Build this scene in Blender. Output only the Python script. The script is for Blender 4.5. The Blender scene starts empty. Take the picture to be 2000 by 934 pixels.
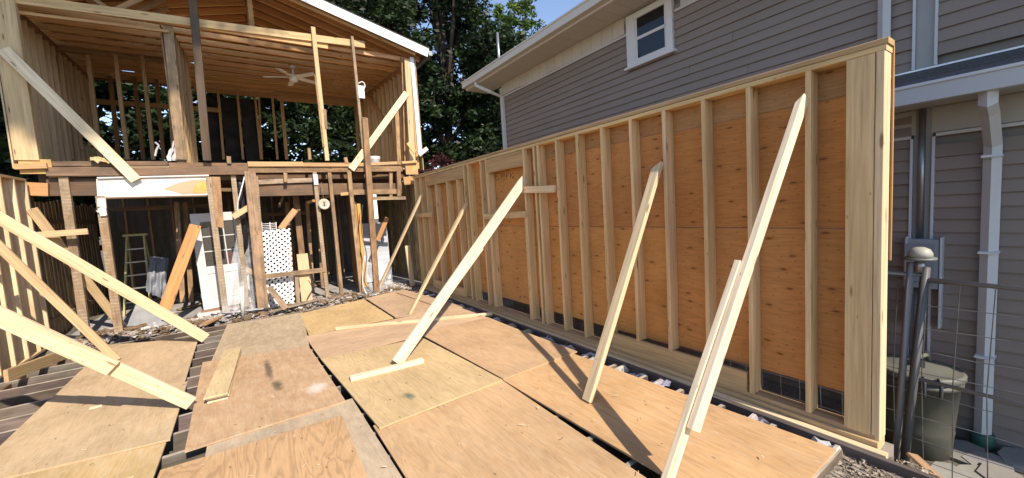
import bpy, math, random
import numpy as np
from mathutils import Vector, Matrix
random.seed(7); rng = np.random.default_rng(7)
SC = bpy.context.scene; COL = SC.collection
# ------------------------------------------------------------------ camera
CAMH = 1.826
FPX = 760.0
def _cam_axes():
    Yc = np.array([486-1000, 438-467, FPX]); Yc /= np.linalg.norm(Yc)
    D = np.array([640., 10000., FPX]); D -= D@Yc*Yc; D /= np.linalg.norm(D)
    Z = -D; X = np.cross(Yc, Z)
    return np.stack([X, Yc, Z])
R = _cam_axes()                       # rows: world axes seen from the camera (right, down, forward)
cd = bpy.data.cameras.new('camera'); cam = bpy.data.objects.new('camera', cd); COL.objects.link(cam)
cd.sensor_width = 36; cd.lens = FPX/2000*36; cd.clip_start = 0.05; cd.clip_end = 2000
r_, d_, f_ = R[:, 0], R[:, 1], R[:, 2]
cam.matrix_world = Matrix(((r_[0], -d_[0], -f_[0], 0), (r_[1], -d_[1], -f_[1], 0), (r_[2], -d_[2], -f_[2], CAMH), (0, 0, 0, 1)))
SC.camera = cam
# ------------------------------------------------------------------ light
SUN = Vector((0.085, -0.735, 0.672)).normalized()
w = bpy.data.worlds.new('World'); SC.world = w; w.use_nodes = True
nt = w.node_tree; bg = nt.nodes['Background']
sky = nt.nodes.new('ShaderNodeTexSky'); sky.sky_type = 'NISHITA'; sky.sun_disc = False
sky.sun_elevation = math.asin(SUN.z); sky.sun_rotation = math.atan2(SUN.x, SUN.y)
sky.air_density = 1.0; sky.dust_density = 0.15; sky.ozone_density = 3.0; sky.air_density = 0.9
nt.links.new(sky.outputs[0], bg.inputs[0]); bg.inputs[1].default_value = 0.15
sl = bpy.data.lights.new('sun', 'SUN'); sl.energy = 3.5; sl.angle = math.radians(0.53); sl.color = (1, 0.965, 0.90)
so = bpy.data.objects.new('sun', sl); COL.objects.link(so); so.rotation_euler = (-SUN).to_track_quat('-Z', 'Y').to_euler()
SC.view_settings.view_transform = 'Standard'; SC.view_settings.look = 'None'
SC.view_settings.exposure = 0.9; SC.view_settings.gamma = 1.0
SC.view_settings.use_white_balance = True; SC.view_settings.white_balance_temperature = 7300; SC.view_settings.white_balance_tint = 15
SC.render.resolution_x = 1024; SC.render.resolution_y = 478
SC.cycles.max_bounces = 8; SC.cycles.diffuse_bounces = 5
# ------------------------------------------------------------------ point on a real plane that a photograph pixel shows
def _ray(u, v): return R @ np.array([u-1000., v-467., FPX])
def PZ(u, v, z=0.): d = _ray(u, v); t = (z-CAMH)/d[2]; return Vector((d[0]*t, d[1]*t, z))
def PX(u, v, x=3.53): d = _ray(u, v); t = x/d[0]; return Vector((x, d[1]*t, CAMH+d[2]*t))
def PY(u, v, y=9.8): d = _ray(u, v); t = y/d[1]; return Vector((d[0]*t, y, CAMH+d[2]*t))
# ------------------------------------------------------------------ materials
MATS = {}
class NG:
    def __init__(s, name):
        s.m = bpy.data.materials.new(name); s.m.use_nodes = True; s.t = s.m.node_tree
        s.b = s.t.nodes['Principled BSDF']; s.out = s.t.nodes['Material Output']; MATS[name] = s.m
    def n(s, k, **kw):
        x = s.t.nodes.new(k)
        for a, b in kw.items(): setattr(x, a, b)
        return x
    def l(s, a, b): s.t.links.new(a, b)
    def math(s, op, a, b=None, clamp=False):
        x = s.n('ShaderNodeMath', operation=op); x.use_clamp = clamp
        for i, q in enumerate((a, b)):
            if q is None: continue
            if isinstance(q, (int, float)): x.inputs[i].default_value = q
            else: s.l(q, x.inputs[i])
        return x.outputs[0]
    def mix(s, fac, a, b, mode='MIX'):
        x = s.n('ShaderNodeMix', data_type='RGBA', blend_type=mode)
        for sock, q in ((x.inputs[0], fac), (x.inputs[6], a), (x.inputs[7], b)):
            if isinstance(q, (int, float)): sock.default_value = q
            elif isinstance(q, tuple): sock.default_value = q if len(q) == 4 else (*q, 1)
            else: s.l(q, sock)
        return x.outputs[2]
    def ramp(s, f, stops):
        x = s.n('ShaderNodeValToRGB'); e = x.color_ramp.elements
        while len(e) < len(stops): e.new(0.5)
        for q, (p, c) in zip(e, stops): q.position = p; q.color = (c, c, c, 1) if isinstance(c, (int, float)) else (*c, 1)
        s.l(f, x.inputs[0]); return x.outputs[0]
    def coords(s, scale, rand=True):
        tc = s.n('ShaderNodeTexCoord'); o = tc.outputs['Object']
        if rand:
            oi = s.n('ShaderNodeObjectInfo'); mu = s.n('ShaderNodeVectorMath', operation='ADD')
            mm = s.math('MULTIPLY', oi.outputs['Random'], 37.0); s.l(o, mu.inputs[0]); s.l(mm, mu.inputs[1]); o = mu.outputs[0]
        mp = s.n('ShaderNodeMapping'); mp.inputs['Scale'].default_value = scale; s.l(o, mp.inputs[0]); return mp.outputs[0]
    def noise(s, vec, scale=1., detail=4., rough=.55, dist=0.):
        x = s.n('ShaderNodeTexNoise'); x.inputs['Scale'].default_value = scale; x.inputs['Detail'].default_value = detail
        x.inputs['Roughness'].default_value = rough; x.inputs['Distortion'].default_value = dist; s.l(vec, x.inputs['Vector']); return x.outputs[0]
    def vor(s, vec, scale=1., feat='F1'):
        x = s.n('ShaderNodeTexVoronoi', feature=feat); x.inputs['Scale'].default_value = scale; s.l(vec, x.inputs['Vector']); return x
    def objcol(s): return s.n('ShaderNodeObjectInfo').outputs['Color']
    def bump(s, h, strength=.3, dist=.01):
        x = s.n('ShaderNodeBump'); x.inputs['Strength'].default_value = strength; x.inputs['Distance'].default_value = dist
        s.l(h, x.inputs['Height']); s.l(x.outputs[0], s.b.inputs['Normal'])
    def rough(s, r, spec=.3): s.b.inputs['Roughness'].default_value = r; s.b.inputs['Specular IOR Level'].default_value = spec

def mat_lumber(name, knots=True, lo=.66, hi=1.14, dirt=0., lath=False):
    g = NG(name); c = g.objcol()
    fine = g.noise(g.coords((1.6, 42, 42)), 1, 5, .6, .4)
    broad = g.noise(g.coords((.7, 7, 7)), 1, 3, .5, .6)
    k = g.ramp(fine, [(.25, lo), (.55, 1.0), (.8, hi)])
    k2 = g.ramp(broad, [(.3, (.86, .82, .76)), (.65, (1.06, 1.05, 1.04))])
    col = g.mix(1, g.mix(1, c, k, 'MULTIPLY'), k2, 'MULTIPLY')
    if knots:
        v = g.vor(g.coords((1.9, 9, 9)), 1)
        kn = g.ramp(v.outputs['Distance'], [(.07, 1.), (.13, .0)])
        col = g.mix(g.math('MULTIPLY', kn, .72), col, (.13, .055, .02))
        v2 = g.vor(g.coords((5, 14, 14)), 1); nl = g.ramp(v2.outputs['Distance'], [(.05, 1.), (.075, 0.)])
        col = g.mix(g.math('MULTIPLY', nl, .55), col, (.16, .08, .03))
    if dirt:
        dn = g.ramp(g.noise(g.coords((2.2, 3.5, 3.5)), 1.5, 6, .65), [(.42, 0.), (.62, 1.)])
        col = g.mix(g.math('MULTIPLY', dn, dirt), col, (.085, .066, .05))
    if lath:
        wv = g.n('ShaderNodeTexWave', wave_type='BANDS', bands_direction='X'); wv.inputs['Scale'].default_value = 5.2
        wv.inputs['Distortion'].default_value = 4.0; wv.inputs['Detail'].default_value = 3; g.l(g.coords((1, 1, 1)), wv.inputs['Vector'])
        b = g.ramp(wv.outputs['Fac'], [(.06, (.50, .42, .30)), (.16, (.33, .25, .165))])
        patch = g.ramp(g.noise(g.coords((2.6, 5, 5)), 1.5, 5, .65), [(.42, 0.), (.62, .8)])
        col = g.mix(patch, col, b)
    g.l(col, g.b.inputs['Base Color']); g.rough(.72, .25); g.bump(fine, .25, .004)
    return g.m
mat_lumber('lumber');
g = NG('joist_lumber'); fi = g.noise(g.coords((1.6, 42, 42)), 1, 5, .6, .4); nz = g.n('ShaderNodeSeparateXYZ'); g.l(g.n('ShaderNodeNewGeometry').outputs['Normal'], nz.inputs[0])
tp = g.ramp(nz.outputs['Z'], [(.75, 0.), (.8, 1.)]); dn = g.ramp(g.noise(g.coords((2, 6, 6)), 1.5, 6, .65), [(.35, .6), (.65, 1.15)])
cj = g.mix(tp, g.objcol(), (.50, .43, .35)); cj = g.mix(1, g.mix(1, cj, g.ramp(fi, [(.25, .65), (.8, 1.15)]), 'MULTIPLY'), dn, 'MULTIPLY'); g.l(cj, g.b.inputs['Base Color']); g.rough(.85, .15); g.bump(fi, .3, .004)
mat_lumber('old_lumber', lo=.55, hi=1.2, dirt=.55); mat_lumber('lath_lumber', lo=.6, hi=1.2, dirt=.35, lath=True)
def mat_ply(name, knots=0.0, wear=.35, figure=.5, spots=()):
    g = NG(name); c = g.objcol()
    fg = g.noise(g.coords((.5, 3.2, 3.2) if figure > .8 else (.8, 6.5, 6.5)), 1, 3, .5, .8)
    rings = g.math('FRACT', g.math('MULTIPLY', fg, 17.0 if figure > .8 else 9.0))
    fine = g.noise(g.coords((5, 95, 95)), 1, 5, .7, .2)
    a = g.ramp(rings, [(.0, 1-.24*figure), (.3, 1.), (.75, 1.03), (1., 1-.24*figure)])
    b = g.ramp(fine, [(.3, .84), (.7, 1.1)])
    col = g.mix(1, g.mix(1, c, a, 'MULTIPLY'), b, 'MULTIPLY')
    br = g.ramp(g.noise(g.coords((1, 1.5, 1)), 1.3, 5, .6), [(.3, (.80, .78, .74)), (.7, (1.1, 1.08, 1.05))])
    col = g.mix(1, col, br, 'MULTIPLY')
    if wear:
        wn = g.ramp(g.noise(g.coords((1.4, 3.2, 1)), 3.2, 11, .78), [(.46, 0.), (.72, 1.)])
        col = g.mix(g.math('MULTIPLY', wn, wear), col, (.57, .45, .30))
        dn = g.ramp(g.noise(g.coords((2.4, 1.6, 1)), 1.8, 11, .78, .5), [(.55, 0.), (.78, 1.)])
        col = g.mix(g.math('MULTIPLY', dn, wear*.8), col, (.20, .155, .115))
        sc = g.ramp(g.noise(g.coords((5, 40, 1)), 1.4, 3, .5, 1.5), [(.68, 0.), (.73, 1.)])
        col = g.mix(g.math('MULTIPLY', sc, .35), col, (.66, .58, .46))
    for (sx, sy, rx, ry, sc_, am) in spots:
        mp = g.n('ShaderNodeMapping'); g.l(g.n('ShaderNodeTexCoord').outputs['Object'], mp.inputs[0]); mp.inputs['Location'].default_value = (-sx/rx, -sy/ry, 0); mp.inputs['Scale'].default_value = (1/rx, 1/ry, 0)
        ln = g.n('ShaderNodeVectorMath', operation='LENGTH'); g.l(mp.outputs[0], ln.inputs[0]); nn = g.noise(g.coords((1, 1, 1)), 9, 6, .7)
        dd = g.math('ADD', ln.outputs['Value'], g.math('MULTIPLY', g.math('SUBTRACT', nn, .5), 1.6)); col = g.mix(g.math('MULTIPLY', g.ramp(dd, [(.35, 1.), (1., 0.)]), am), col, sc_)
    v = g.vor(g.coords((4.2, 9, 9)), 1); nl = g.ramp(v.outputs['Distance'], [(.055, 1.), (.08, 0.)])
    col = g.mix(g.math('MULTIPLY', nl, .5), col, (.07, .035, .015))
    if knots:
        def flat(sx, sz):
            sp = g.n('ShaderNodeSeparateXYZ'); cb = g.n('ShaderNodeCombineXYZ'); g.l(g.coords((sx, 1, sz)), sp.inputs[0]); g.l(sp.outputs['X'], cb.inputs['X']); g.l(sp.outputs['Z'], cb.inputs['Y'])
            q = g.n('ShaderNodeTexVoronoi', voronoi_dimensions='2D'); q.inputs['Scale'].default_value = 1; q.inputs['Randomness'].default_value = .85; g.l(cb.outputs[0], q.inputs['Vector']); return q
        v0 = flat(2.3, 6.5); col = g.mix(g.math('MULTIPLY', g.ramp(v0.outputs['Distance'], [(.03, 1.), (.085, 0.)]), .8), col, (.10, .035, .012))
        col = g.mix(g.math('MULTIPLY', g.ramp(v0.outputs['Distance'], [(.06, .5), (.22, 0.)]), .4), col, (.30, .12, .04))
        v = flat(6.0, 12.0); kn = g.math('MULTIPLY', g.ramp(v.outputs['Distance'], [(.03, 1.), (.085, 0.)]), .6)
        col = g.mix(g.math('MULTIPLY', kn, knots), col, (.17, .06, .018))
    g.l(col, g.b.inputs['Base Color']); g.rough(.78, .2); g.bump(fine, .2, .003)
    return g.m
mat_ply('plywood'); mat_ply('plywood_green', wear=.2, spots=((1.80, .42, .10, .06, (.05, .12, .09), .8),)); mat_ply('plywood_stained', wear=.7, figure=.3, spots=((1.0, .68, .55, .05, (.05, .04, .035), .7), (1.6, .72, .22, .06, (.04, .035, .03), .75), (2.0, 1.05, .16, .12, (.62, .55, .47), .8))); mat_ply('plywood_worn', wear=.75, figure=.3); mat_ply('plywood_figured', wear=.18, figure=1.0); mat_ply('sheathing', knots=.85, wear=0, figure=.45)
g = NG('osb'); v = g.vor(g.coords((9, 26, 9)), 1); v.inputs['Randomness'].default_value = 1
c_ = g.mix(.55, g.objcol(), v.outputs['Color'], 'MULTIPLY'); c_ = g.mix(.5, c_, g.objcol()); g.l(c_, g.b.inputs['Base Color']); g.rough(.8)
def mat_plain(name, rough=.6, spec=.3, var=.12, scale=6., metal=0., bump=0., dirt=0., dirtcol=(.1, .085, .07)):
    g = NG(name); n = g.noise(g.coords((1, 1, 1)), scale, 5, .6)
    col = g.mix(1, g.objcol(), g.ramp(n, [(.3, 1-var), (.7, 1+var*.5)]), 'MULTIPLY')
    if dirt:
        dn = g.ramp(g.noise(g.coords((1, 1, 1)), scale*.5, 7, .7), [(.45, 0.), (.7, 1.)]); col = g.mix(g.math('MULTIPLY', dn, dirt), col, dirtcol)
    g.l(col, g.b.inputs['Base Color']); g.rough(rough, spec); g.b.inputs['Metallic'].default_value = metal
    if bump: g.bump(n, bump, .01)
    return g.m
mat_plain('paint', .45, .4, .08, 3, dirt=.12); mat_plain('vinyl', .5, .35, .09, 1.6, dirt=.10, dirtcol=(.12, .11, .10)); mat_plain('metal', .38, .5, .15, 8, metal=.85)
mat_plain('plastic', .5, .4, .08, 5, dirt=.1); mat_plain('rubble_mat', .95, .1, .75, 14); mat_plain('concrete', .9, .15, .3, 5, bump=.4, dirt=.4)
mat_plain('cable_mat', .5, .4, .1); mat_plain('dark_panel_mat', .9, .1, .5, 3); mat_plain('shingle_mat', .95, .1, .4, 40)
g = NG('ground_mat'); n1 = g.noise(g.coords((1, 1, 1), False), 1.1, 8, .7); n2 = g.noise(g.coords((1, 1, 1), False), 26, 5, .7)
cc = g.mix(n1, (.085, .068, .05), (.24, .21, .175)); cc = g.mix(1, cc, g.ramp(n2, [(.3, .55), (.7, 1.3)]), 'MULTIPLY')
g.l(cc, g.b.inputs['Base Color']); g.rough(.95, .1); g.bump(n2, .6, .03)
g = NG('glass'); tr = g.n('ShaderNodeBsdfTransparent'); gl = g.n('ShaderNodeBsdfPrincipled'); gl.inputs['Base Color'].default_value = (.13, .12, .105, 1); gl.inputs['Roughness'].default_value = .12
mx = g.n('ShaderNodeMixShader'); mx.inputs[0].default_value = .42; g.l(tr.outputs[0], mx.inputs[1]); g.l(gl.outputs[0], mx.inputs[2]); g.l(mx.outputs[0], g.out.inputs[0])
g = NG('window_glass'); g.b.inputs['Base Color'].default_value = (.012, .014, .016, 1); g.b.inputs['Roughness'].default_value = .06; g.b.inputs['Specular IOR Level'].default_value = .5
g = NG('film')
tr = g.n('ShaderNodeBsdfTransparent'); df = g.n('ShaderNodeBsdfPrincipled'); df.inputs['Base Color'].default_value = (.78, .80, .82, 1); df.inputs['Roughness'].default_value = .25
mx = g.n('ShaderNodeMixShader'); fn = g.ramp(g.noise(g.coords((1, 1, 1)), 5, 4), [(.3, .12), (.7, .42)])
g.l(fn, mx.inputs[0]); g.l(tr.outputs[0], mx.inputs[1]); g.l(df.outputs[0], mx.inputs[2]); g.l(mx.outputs[0], g.out.inputs[0])
def mat_leaf(name, a, b, trans=.35):
    g = NG(name); geo = g.n('ShaderNodeNewGeometry'); n = g.noise(geo.outputs['Position'], .9, 3, .6)
    col = g.mix(g.ramp(n, [(.35, 0.), (.65, 1.)]), a, b)
    col = g.mix(1, col, g.ramp(geo.outputs['Random Per Island'], [(0., .6), (1., 1.35)]), 'MULTIPLY')
    g.l(col, g.b.inputs['Base Color']); g.rough(.5, .35)
    tl = g.n('ShaderNodeBsdfTranslucent'); g.l(col, tl.inputs[0]); mx = g.n('ShaderNodeMixShader'); mx.inputs[0].default_value = trans
    g.l(g.b.outputs[0], mx.inputs[1]); g.l(tl.outputs[0], mx.inputs[2]); g.l(mx.outputs[0], g.out.inputs[0])
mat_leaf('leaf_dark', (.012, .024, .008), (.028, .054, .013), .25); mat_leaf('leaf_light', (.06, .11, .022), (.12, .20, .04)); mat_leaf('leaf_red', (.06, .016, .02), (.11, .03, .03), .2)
g = NG('bark'); n = g.noise(g.coords((9, 9, 1.5)), 2, 6, .65); g.l(g.mix(n, (.03, .024, .018), (.11, .09, .07)), g.b.inputs['Base Color']); g.rough(.95, .1); g.bump(n, .7, .03)
# ------------------------------------------------------------------ object helpers
def link(name, me, mat=None, parent=None, color=(.8, .8, .8), M=None):
    o = bpy.data.objects.new(name, me); COL.objects.link(o)
    if mat and not me.materials: me.materials.append(MATS[mat])
    o.color = (*color[:3], 1)
    if M is not None: o.matrix_world = M
    if parent is not None:
        o.parent = parent; o.matrix_parent_inverse = (EM.get(parent.name, parent.matrix_basis)).inverted()
    return o
EM = {}
def tag(o, label, cat, group=None, kind=None):
    o['label'] = label; o['category'] = cat
    if group: o['group'] = group
    if kind: o['kind'] = kind
    return o
def thing(name, label, cat, loc=(0, 0, 0), group=None):
    o = bpy.data.objects.new(name, None); COL.objects.link(o); o.empty_display_size = .1; o.location = loc
    EM[o.name] = Matrix.Translation(Vector(loc)); return tag(o, label, cat, group)
def newmesh(name, v, f):
    me = bpy.data.meshes.new(name); me.from_pydata([tuple(q) for q in v], [], f); me.update(); return me
def frame(p0, p1, up):
    x = (Vector(p1)-Vector(p0)); L = x.length; x.normalize(); up = Vector(up)
    if abs(x.dot(up.normalized())) > .995: up = Vector((0, 1, 0)) if abs(x.y) < .9 else Vector((0, 0, 1))
    z = (up-x*x.dot(up)).normalized(); y = z.cross(x)
    return Matrix(((x.x, y.x, z.x, p0[0]), (x.y, y.y, z.y, p0[1]), (x.z, y.z, z.z, p0[2]), (0, 0, 0, 1))), L
def jit(c, a=.08):
    k = 1+random.uniform(-a, a); return (c[0]*k, c[1]*k*(1+random.uniform(-a, a)*.25), c[2]*k*(1+random.uniform(-a, a)*.5))
def beam(name, p0, p1, w, h, color, parent=None, mat='lumber', up=(0, 0, 1), warp=.003, seg=3, cut=(0, 0), ja=.08, rag=0.):
    """sawn board, length along local X, w along local Y, h along local Z; slightly bowed, with eased edges"""
    M, L = frame(p0, p1, up); v = []; f = []; a, b = w/2, h/2; e = min(.004, a*.3, b*.3)
    ring = [(-a+e, -b), (a-e, -b), (a, -b+e), (a, b-e), (a-e, b), (-a+e, b), (-a, b-e), (-a, -b+e)]
    by, bz = random.uniform(-1, 1)*warp, random.uniform(-1, 1)*warp
    for i in range(seg+1):
        t = i/seg; k = 4*t*(1-t)
        for (yy, zz) in ring:
            x = t*L
            if i == 0: x += cut[0]*(zz/b)*.5 + (random.uniform(0, rag) if rag else 0)
            if i == seg: x -= cut[1]*(zz/b)*.5 + (random.uniform(0, rag) if rag else 0)
            v.append((x, yy+by*k, zz+bz*k))
    for i in range(seg):
        for j in range(8):
            q = (j+1) % 8; f.append((i*8+j, i*8+q, i*8+8+q, i*8+8+j))
    f.append(tuple(range(7, -1, -1))); f.append(tuple(range(seg*8, seg*8+8)))
    return link(name, newmesh(name, v, f), mat, parent, jit(color, ja), M)
def box(name, lo, hi, color, parent=None, mat='paint', rot=0., e=.004):
    lo, hi = Vector(lo), Vector(hi); c = (lo+hi)/2; d = hi-lo; ax = max(range(3), key=lambda i: d[i])
    p0, p1 = c.copy(), c.copy(); p0[ax] = lo[ax]; p1[ax] = hi[ax]
    if rot:
        q = Matrix.Rotation(rot, 4, 'Z'); p0 = c+q@(p0-c); p1 = c+q@(p1-c)
    if ax == 2: return beam(name, p0, p1, d.x, d.y, color, parent, mat, up=(0, 1, 0), warp=0, seg=1, ja=.02)
    if ax == 1: return beam(name, p0, p1, d.x, d.z, color, parent, mat, warp=0, seg=1, ja=.02)
    return beam(name, p0, p1, d.y, d.z, color, parent, mat, warp=0, seg=1, ja=.02)
def tube_geo(pts, rad, n=6):
    pts = [Vector(p) for p in pts]; v = []; f = []; rs = rad if isinstance(rad, (list, tuple)) else [rad]*len(pts); prev = None
    for i, p in enumerate(pts):
        t = (pts[min(i+1, len(pts)-1)]-pts[max(i-1, 0)]).normalized()
        a = prev if prev is not None else (Vector((0, 0, 1)) if abs(t.z) < .9 else Vector((1, 0, 0)))
        x = (a-t*a.dot(t)).normalized(); y = t.cross(x); prev = x
        for k in range(n):
            an = 2*math.pi*k/n; v.append(p+(x*math.cos(an)+y*math.sin(an))*rs[i])
    for i in range(len(pts)-1):
        for k in range(n):
            q = (k+1) % n; f.append((i*n+k, i*n+q, i*n+n+q, i*n+n+k))
    f.append(tuple(range(n-1, -1, -1))); f.append(tuple(range((len(pts)-1)*n, len(pts)*n)))
    return v, f
def smooth(me): me.polygons.foreach_set('use_smooth', [True]*len(me.polygons))
def tube(name, pts, rad, color, parent=None, mat='paint', n=8):
    v, f = tube_geo(pts, rad, n); me = newmesh(name, v, f); smooth(me); return link(name, me, mat, parent, color)
def spline(pts, k=6):
    P = [Vector(p) for p in pts]; P = [P[0]]+P+[P[-1]]; out = []
    for i in range(1, len(P)-2):
        a, b, c, d = P[i-1:i+3]
        for j in range(k):
            t = j/k; out.append(.5*((2*b)+(c-a)*t+(2*a-5*b+4*c-d)*t*t+(3*b-a-3*c+d)*t**3))
    out.append(P[-2]); return out
def lathe(name, prof, center, color, parent=None, mat='plastic', n=28, axis='Z'):
    v = []; f = []; m = len(prof)
    for (r, z) in prof:
        for k in range(n):
            a = 2*math.pi*k/n; v.append((r*math.cos(a), r*math.sin(a), z))
    for i in range(m-1):
        for k in range(n):
            q = (k+1) % n; f.append((i*n+k, i*n+q, i*n+n+q, i*n+n+k))
    f.append(tuple(range(n-1, -1, -1))); f.append(tuple(range((m-1)*n, m*n)))
    me = newmesh(name, v, f); smooth(me)
    M = Matrix.Translation(Vector(center))
    if axis == 'Y': M = M @ Matrix.Rotation(math.pi/2, 4, 'X')
    return link(name, me, mat, parent, color, M)
def sheet(name, q, z, t, color, mat='plywood', n=8, warp=.004, parent=None, curl=None):
    """panel from four floor corners (TL, TR, BR, BL); long side along local X"""
    q = [Vector((a, b, 0)) for a, b in q]; e1 = (q[1]-q[0]); e2 = (q[3]-q[0])
    o = q[0]; ax = (e2 if e2.length > e1.length else e1).normalized(); M, _ = frame((o.x, o.y, z), (o.x+ax.x, o.y+ax.y, z), (0, 0, 1)); Mi = M.inverted()
    v = []; ph = [random.uniform(0, 6) for _ in range(4)]
    for k in (1, 0):
        for i in range(n+1):
            for j in range(n+1):
                s, r = i/n, j/n
                p = q[0]*(1-s)*(1-r)+q[1]*s*(1-r)+q[2]*s*r+q[3]*(1-s)*r
                wz = warp*(math.sin(s*3.1+ph[0])*math.sin(r*2.6+ph[1])+.6*math.sin(r*5+ph[2])*s+1.0)
                if curl: wz += curl[0]*max(0, s-.75)**2*16*r**3 + curl[1]*max(0, .25-s)**2*16*r**3
                v.append(Mi@Vector((p.x, p.y, z+wz+(t if k else 0))))
    N = (n+1)*(n+1); f = []
    for i in range(n):
        for j in range(n):
            a = i*(n+1)+j; b = a+n+1; f.append((a, a+1, b+1, b)); f.append((N+a, N+b, N+b+1, N+a+1))
    def side(ix):
        for a, b in zip(ix, ix[1:]): f.append((a, b, N+b, N+a))
    side([i*(n+1) for i in range(n+1)]); side([i*(n+1)+n for i in range(n, -1, -1)]); side([j for j in range(n, -1, -1)]); side([n*(n+1)+j for j in range(n+1)])
    return link(name, newmesh(name, v, f), mat, parent, color, M)
# ---- colours of the materials themselves
NEW = (.74, .575, .37); STUD = (.73, .52, .275); CREAM = (.80, .67, .48); PLY = (.50, .325, .175); SHE = (.56, .285, .105)
OLD = (.25, .155, .085); OLDL = (.37, .245, .135); DARK = (.085, .05, .03); CEIL = (.70, .40, .18); WHITE = (.78, .78, .76)
# ================================================================== the ground
n = 90; xs = np.concatenate([[-400, -120, -40], np.linspace(-14, 14, n), [40, 120, 400]]); ys = np.concatenate([[-400, -120, -40], np.linspace(-10, 26, n), [40, 120, 400]])
def gz(x, y):
    z = -.50
    if y > 8.7 and -3.4 < x < 3.9: z = max(z, -.5+.48*min(1, (y-8.7)/.6))
    return z+.025*math.sin(x*3.1+y*1.7)*math.sin(y*2.3-x)
v = [(x, y, gz(x, y)) for x in xs for y in ys]; m_ = len(ys)
f = [(i*m_+j, (i+1)*m_+j, (i+1)*m_+j+1, i*m_+j+1) for i in range(len(xs)-1) for j in range(m_-1)]
o = link('ground', newmesh('ground', v, f), 'ground_mat'); o['kind'] = 'structure'
# ================================================================== floor frame (joists) and plywood sheets
FR = thing('floor_frame', 'weathered floor joists and rim boards under the loose plywood sheets', 'floor frame', (0, 5, -.4))
JT = -.012
k = 0; y = .55
while y < 9.2:
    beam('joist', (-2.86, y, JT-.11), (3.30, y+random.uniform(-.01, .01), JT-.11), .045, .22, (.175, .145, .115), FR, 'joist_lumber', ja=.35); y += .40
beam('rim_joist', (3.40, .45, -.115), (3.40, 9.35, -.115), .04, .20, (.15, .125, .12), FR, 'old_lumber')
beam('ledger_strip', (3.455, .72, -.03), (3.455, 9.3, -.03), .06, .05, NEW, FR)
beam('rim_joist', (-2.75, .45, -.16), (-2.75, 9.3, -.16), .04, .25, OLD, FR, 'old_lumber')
for sy in range(18):          # pale blocking ends between the joists beside the new wall
    yy = 1.0+sy*.45+random.uniform(-.06, .06)
    beam('blocking', (3.05, yy, -.06), (3.36, yy, -.045), .03, .10, (.55, .53, .50), FR, 'old_lumber', ja=.2, cut=(.03, .08))
GRP = 'plywood sheets laid on the joists'
def ply(q, lvl, color, label, mat='plywood', **kw):
    o = sheet('plywood_sheet', q, .002+.0195*lvl, .017, color, mat, **kw); return tag(o, label, 'plywood sheet', GRP)
ply([(-2.07, 8.80), (-.86, 8.16), (-.80, 5.86), (-2.00, 6.30)], 0, (.50, .365, .225), 'tan plywood sheet at left, nearest the rubble, under the foot of a brace', 'plywood_worn')
ply([(-2.00, 6.34), (-.765, 5.83), (-.73, 4.33), (-1.95, 4.55)], 1, (.50, .37, .225), 'pale tan plywood sheet at left with the dark brace shadow across it', 'plywood_worn')
ply([(-1.96, 4.72), (-.76, 4.45), (-.74, 1.9), (-1.95, 1.9)], 0, (.53, .38, .19), 'yellowish plywood sheet in the bottom left corner', 'plywood_worn')
ply([(-.50, 8.78), (.72, 8.67), (.55, 6.18), (-.60, 6.36)], 0, (.41, .32, .215), 'grey weathered plywood sheet in front of the white door', 'plywood_worn')
ply([(-.68, 6.52), (.54, 6.17), (.62, 4.03), (-.60, 4.01)], 1, (.48, .315, .185), 'brown stained plywood sheet under the small stack of boards', 'plywood_stained')
ply([(-.46, 4.08), (.69, 4.08), (.72, 1.6), (-.46, 1.6)], 0, (.45, .36, .255), 'grey plywood sheet mostly covered by the orange one', 'plywood_worn')
ply([(-.72, 3.82), (.53, 3.75), (.48, 1.35), (-.78, 1.35)], 1, (.54, .345, .185), 'orange plywood sheet with bold grain at the bottom middle', 'plywood_figured')
ply([(.60, 5.46), (1.92, 5.37), (2.04, 3.385), (.75, 3.31)], 1, (.55, .405, .22), 'yellow green plywood sheet under the foot of the long middle brace', 'plywood_green')
ply([(.56, 6.81), (3.12, 6.66), (3.16, 5.58), (.61, 5.48)], 0, (.54, .375, .24), 'pinkish plywood sheet laid crosswise with dark streaks')
ply([(1.95, 5.53), (3.14, 5.55), (3.15, 3.43), (2.06, 3.40)], 1, (.53, .35, .20), 'light brown plywood sheet between the yellow green one and the new wall')
ply([(.66, 8.58), (1.95, 8.94), (1.95, 6.82), (.62, 6.87)], 0, (.56, .39, .19), 'golden plywood sheet in front of the open doorway')
ply([(2.00, 8.99), (2.95, 9.25), (3.22, 6.55), (1.99, 6.83)], 0, (.50, .35, .225), 'dull brown plywood sheet at the far end of the new wall')
ply([(.725, 3.42), (2.055, 3.46), (1.95, .9), (.735, .9)], 0, (.54, .355, .195), 'large tan plywood sheet at the bottom with scuffed pale patches', curl=(.02, 0))
ply([(2.065, 3.52), (3.10, 3.50), (3.22, .93), (2.075, .93)], 0, (.57, .355, .18), 'clean tan plywood sheet beside the near end of the new wall', curl=(0, .035))
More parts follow.
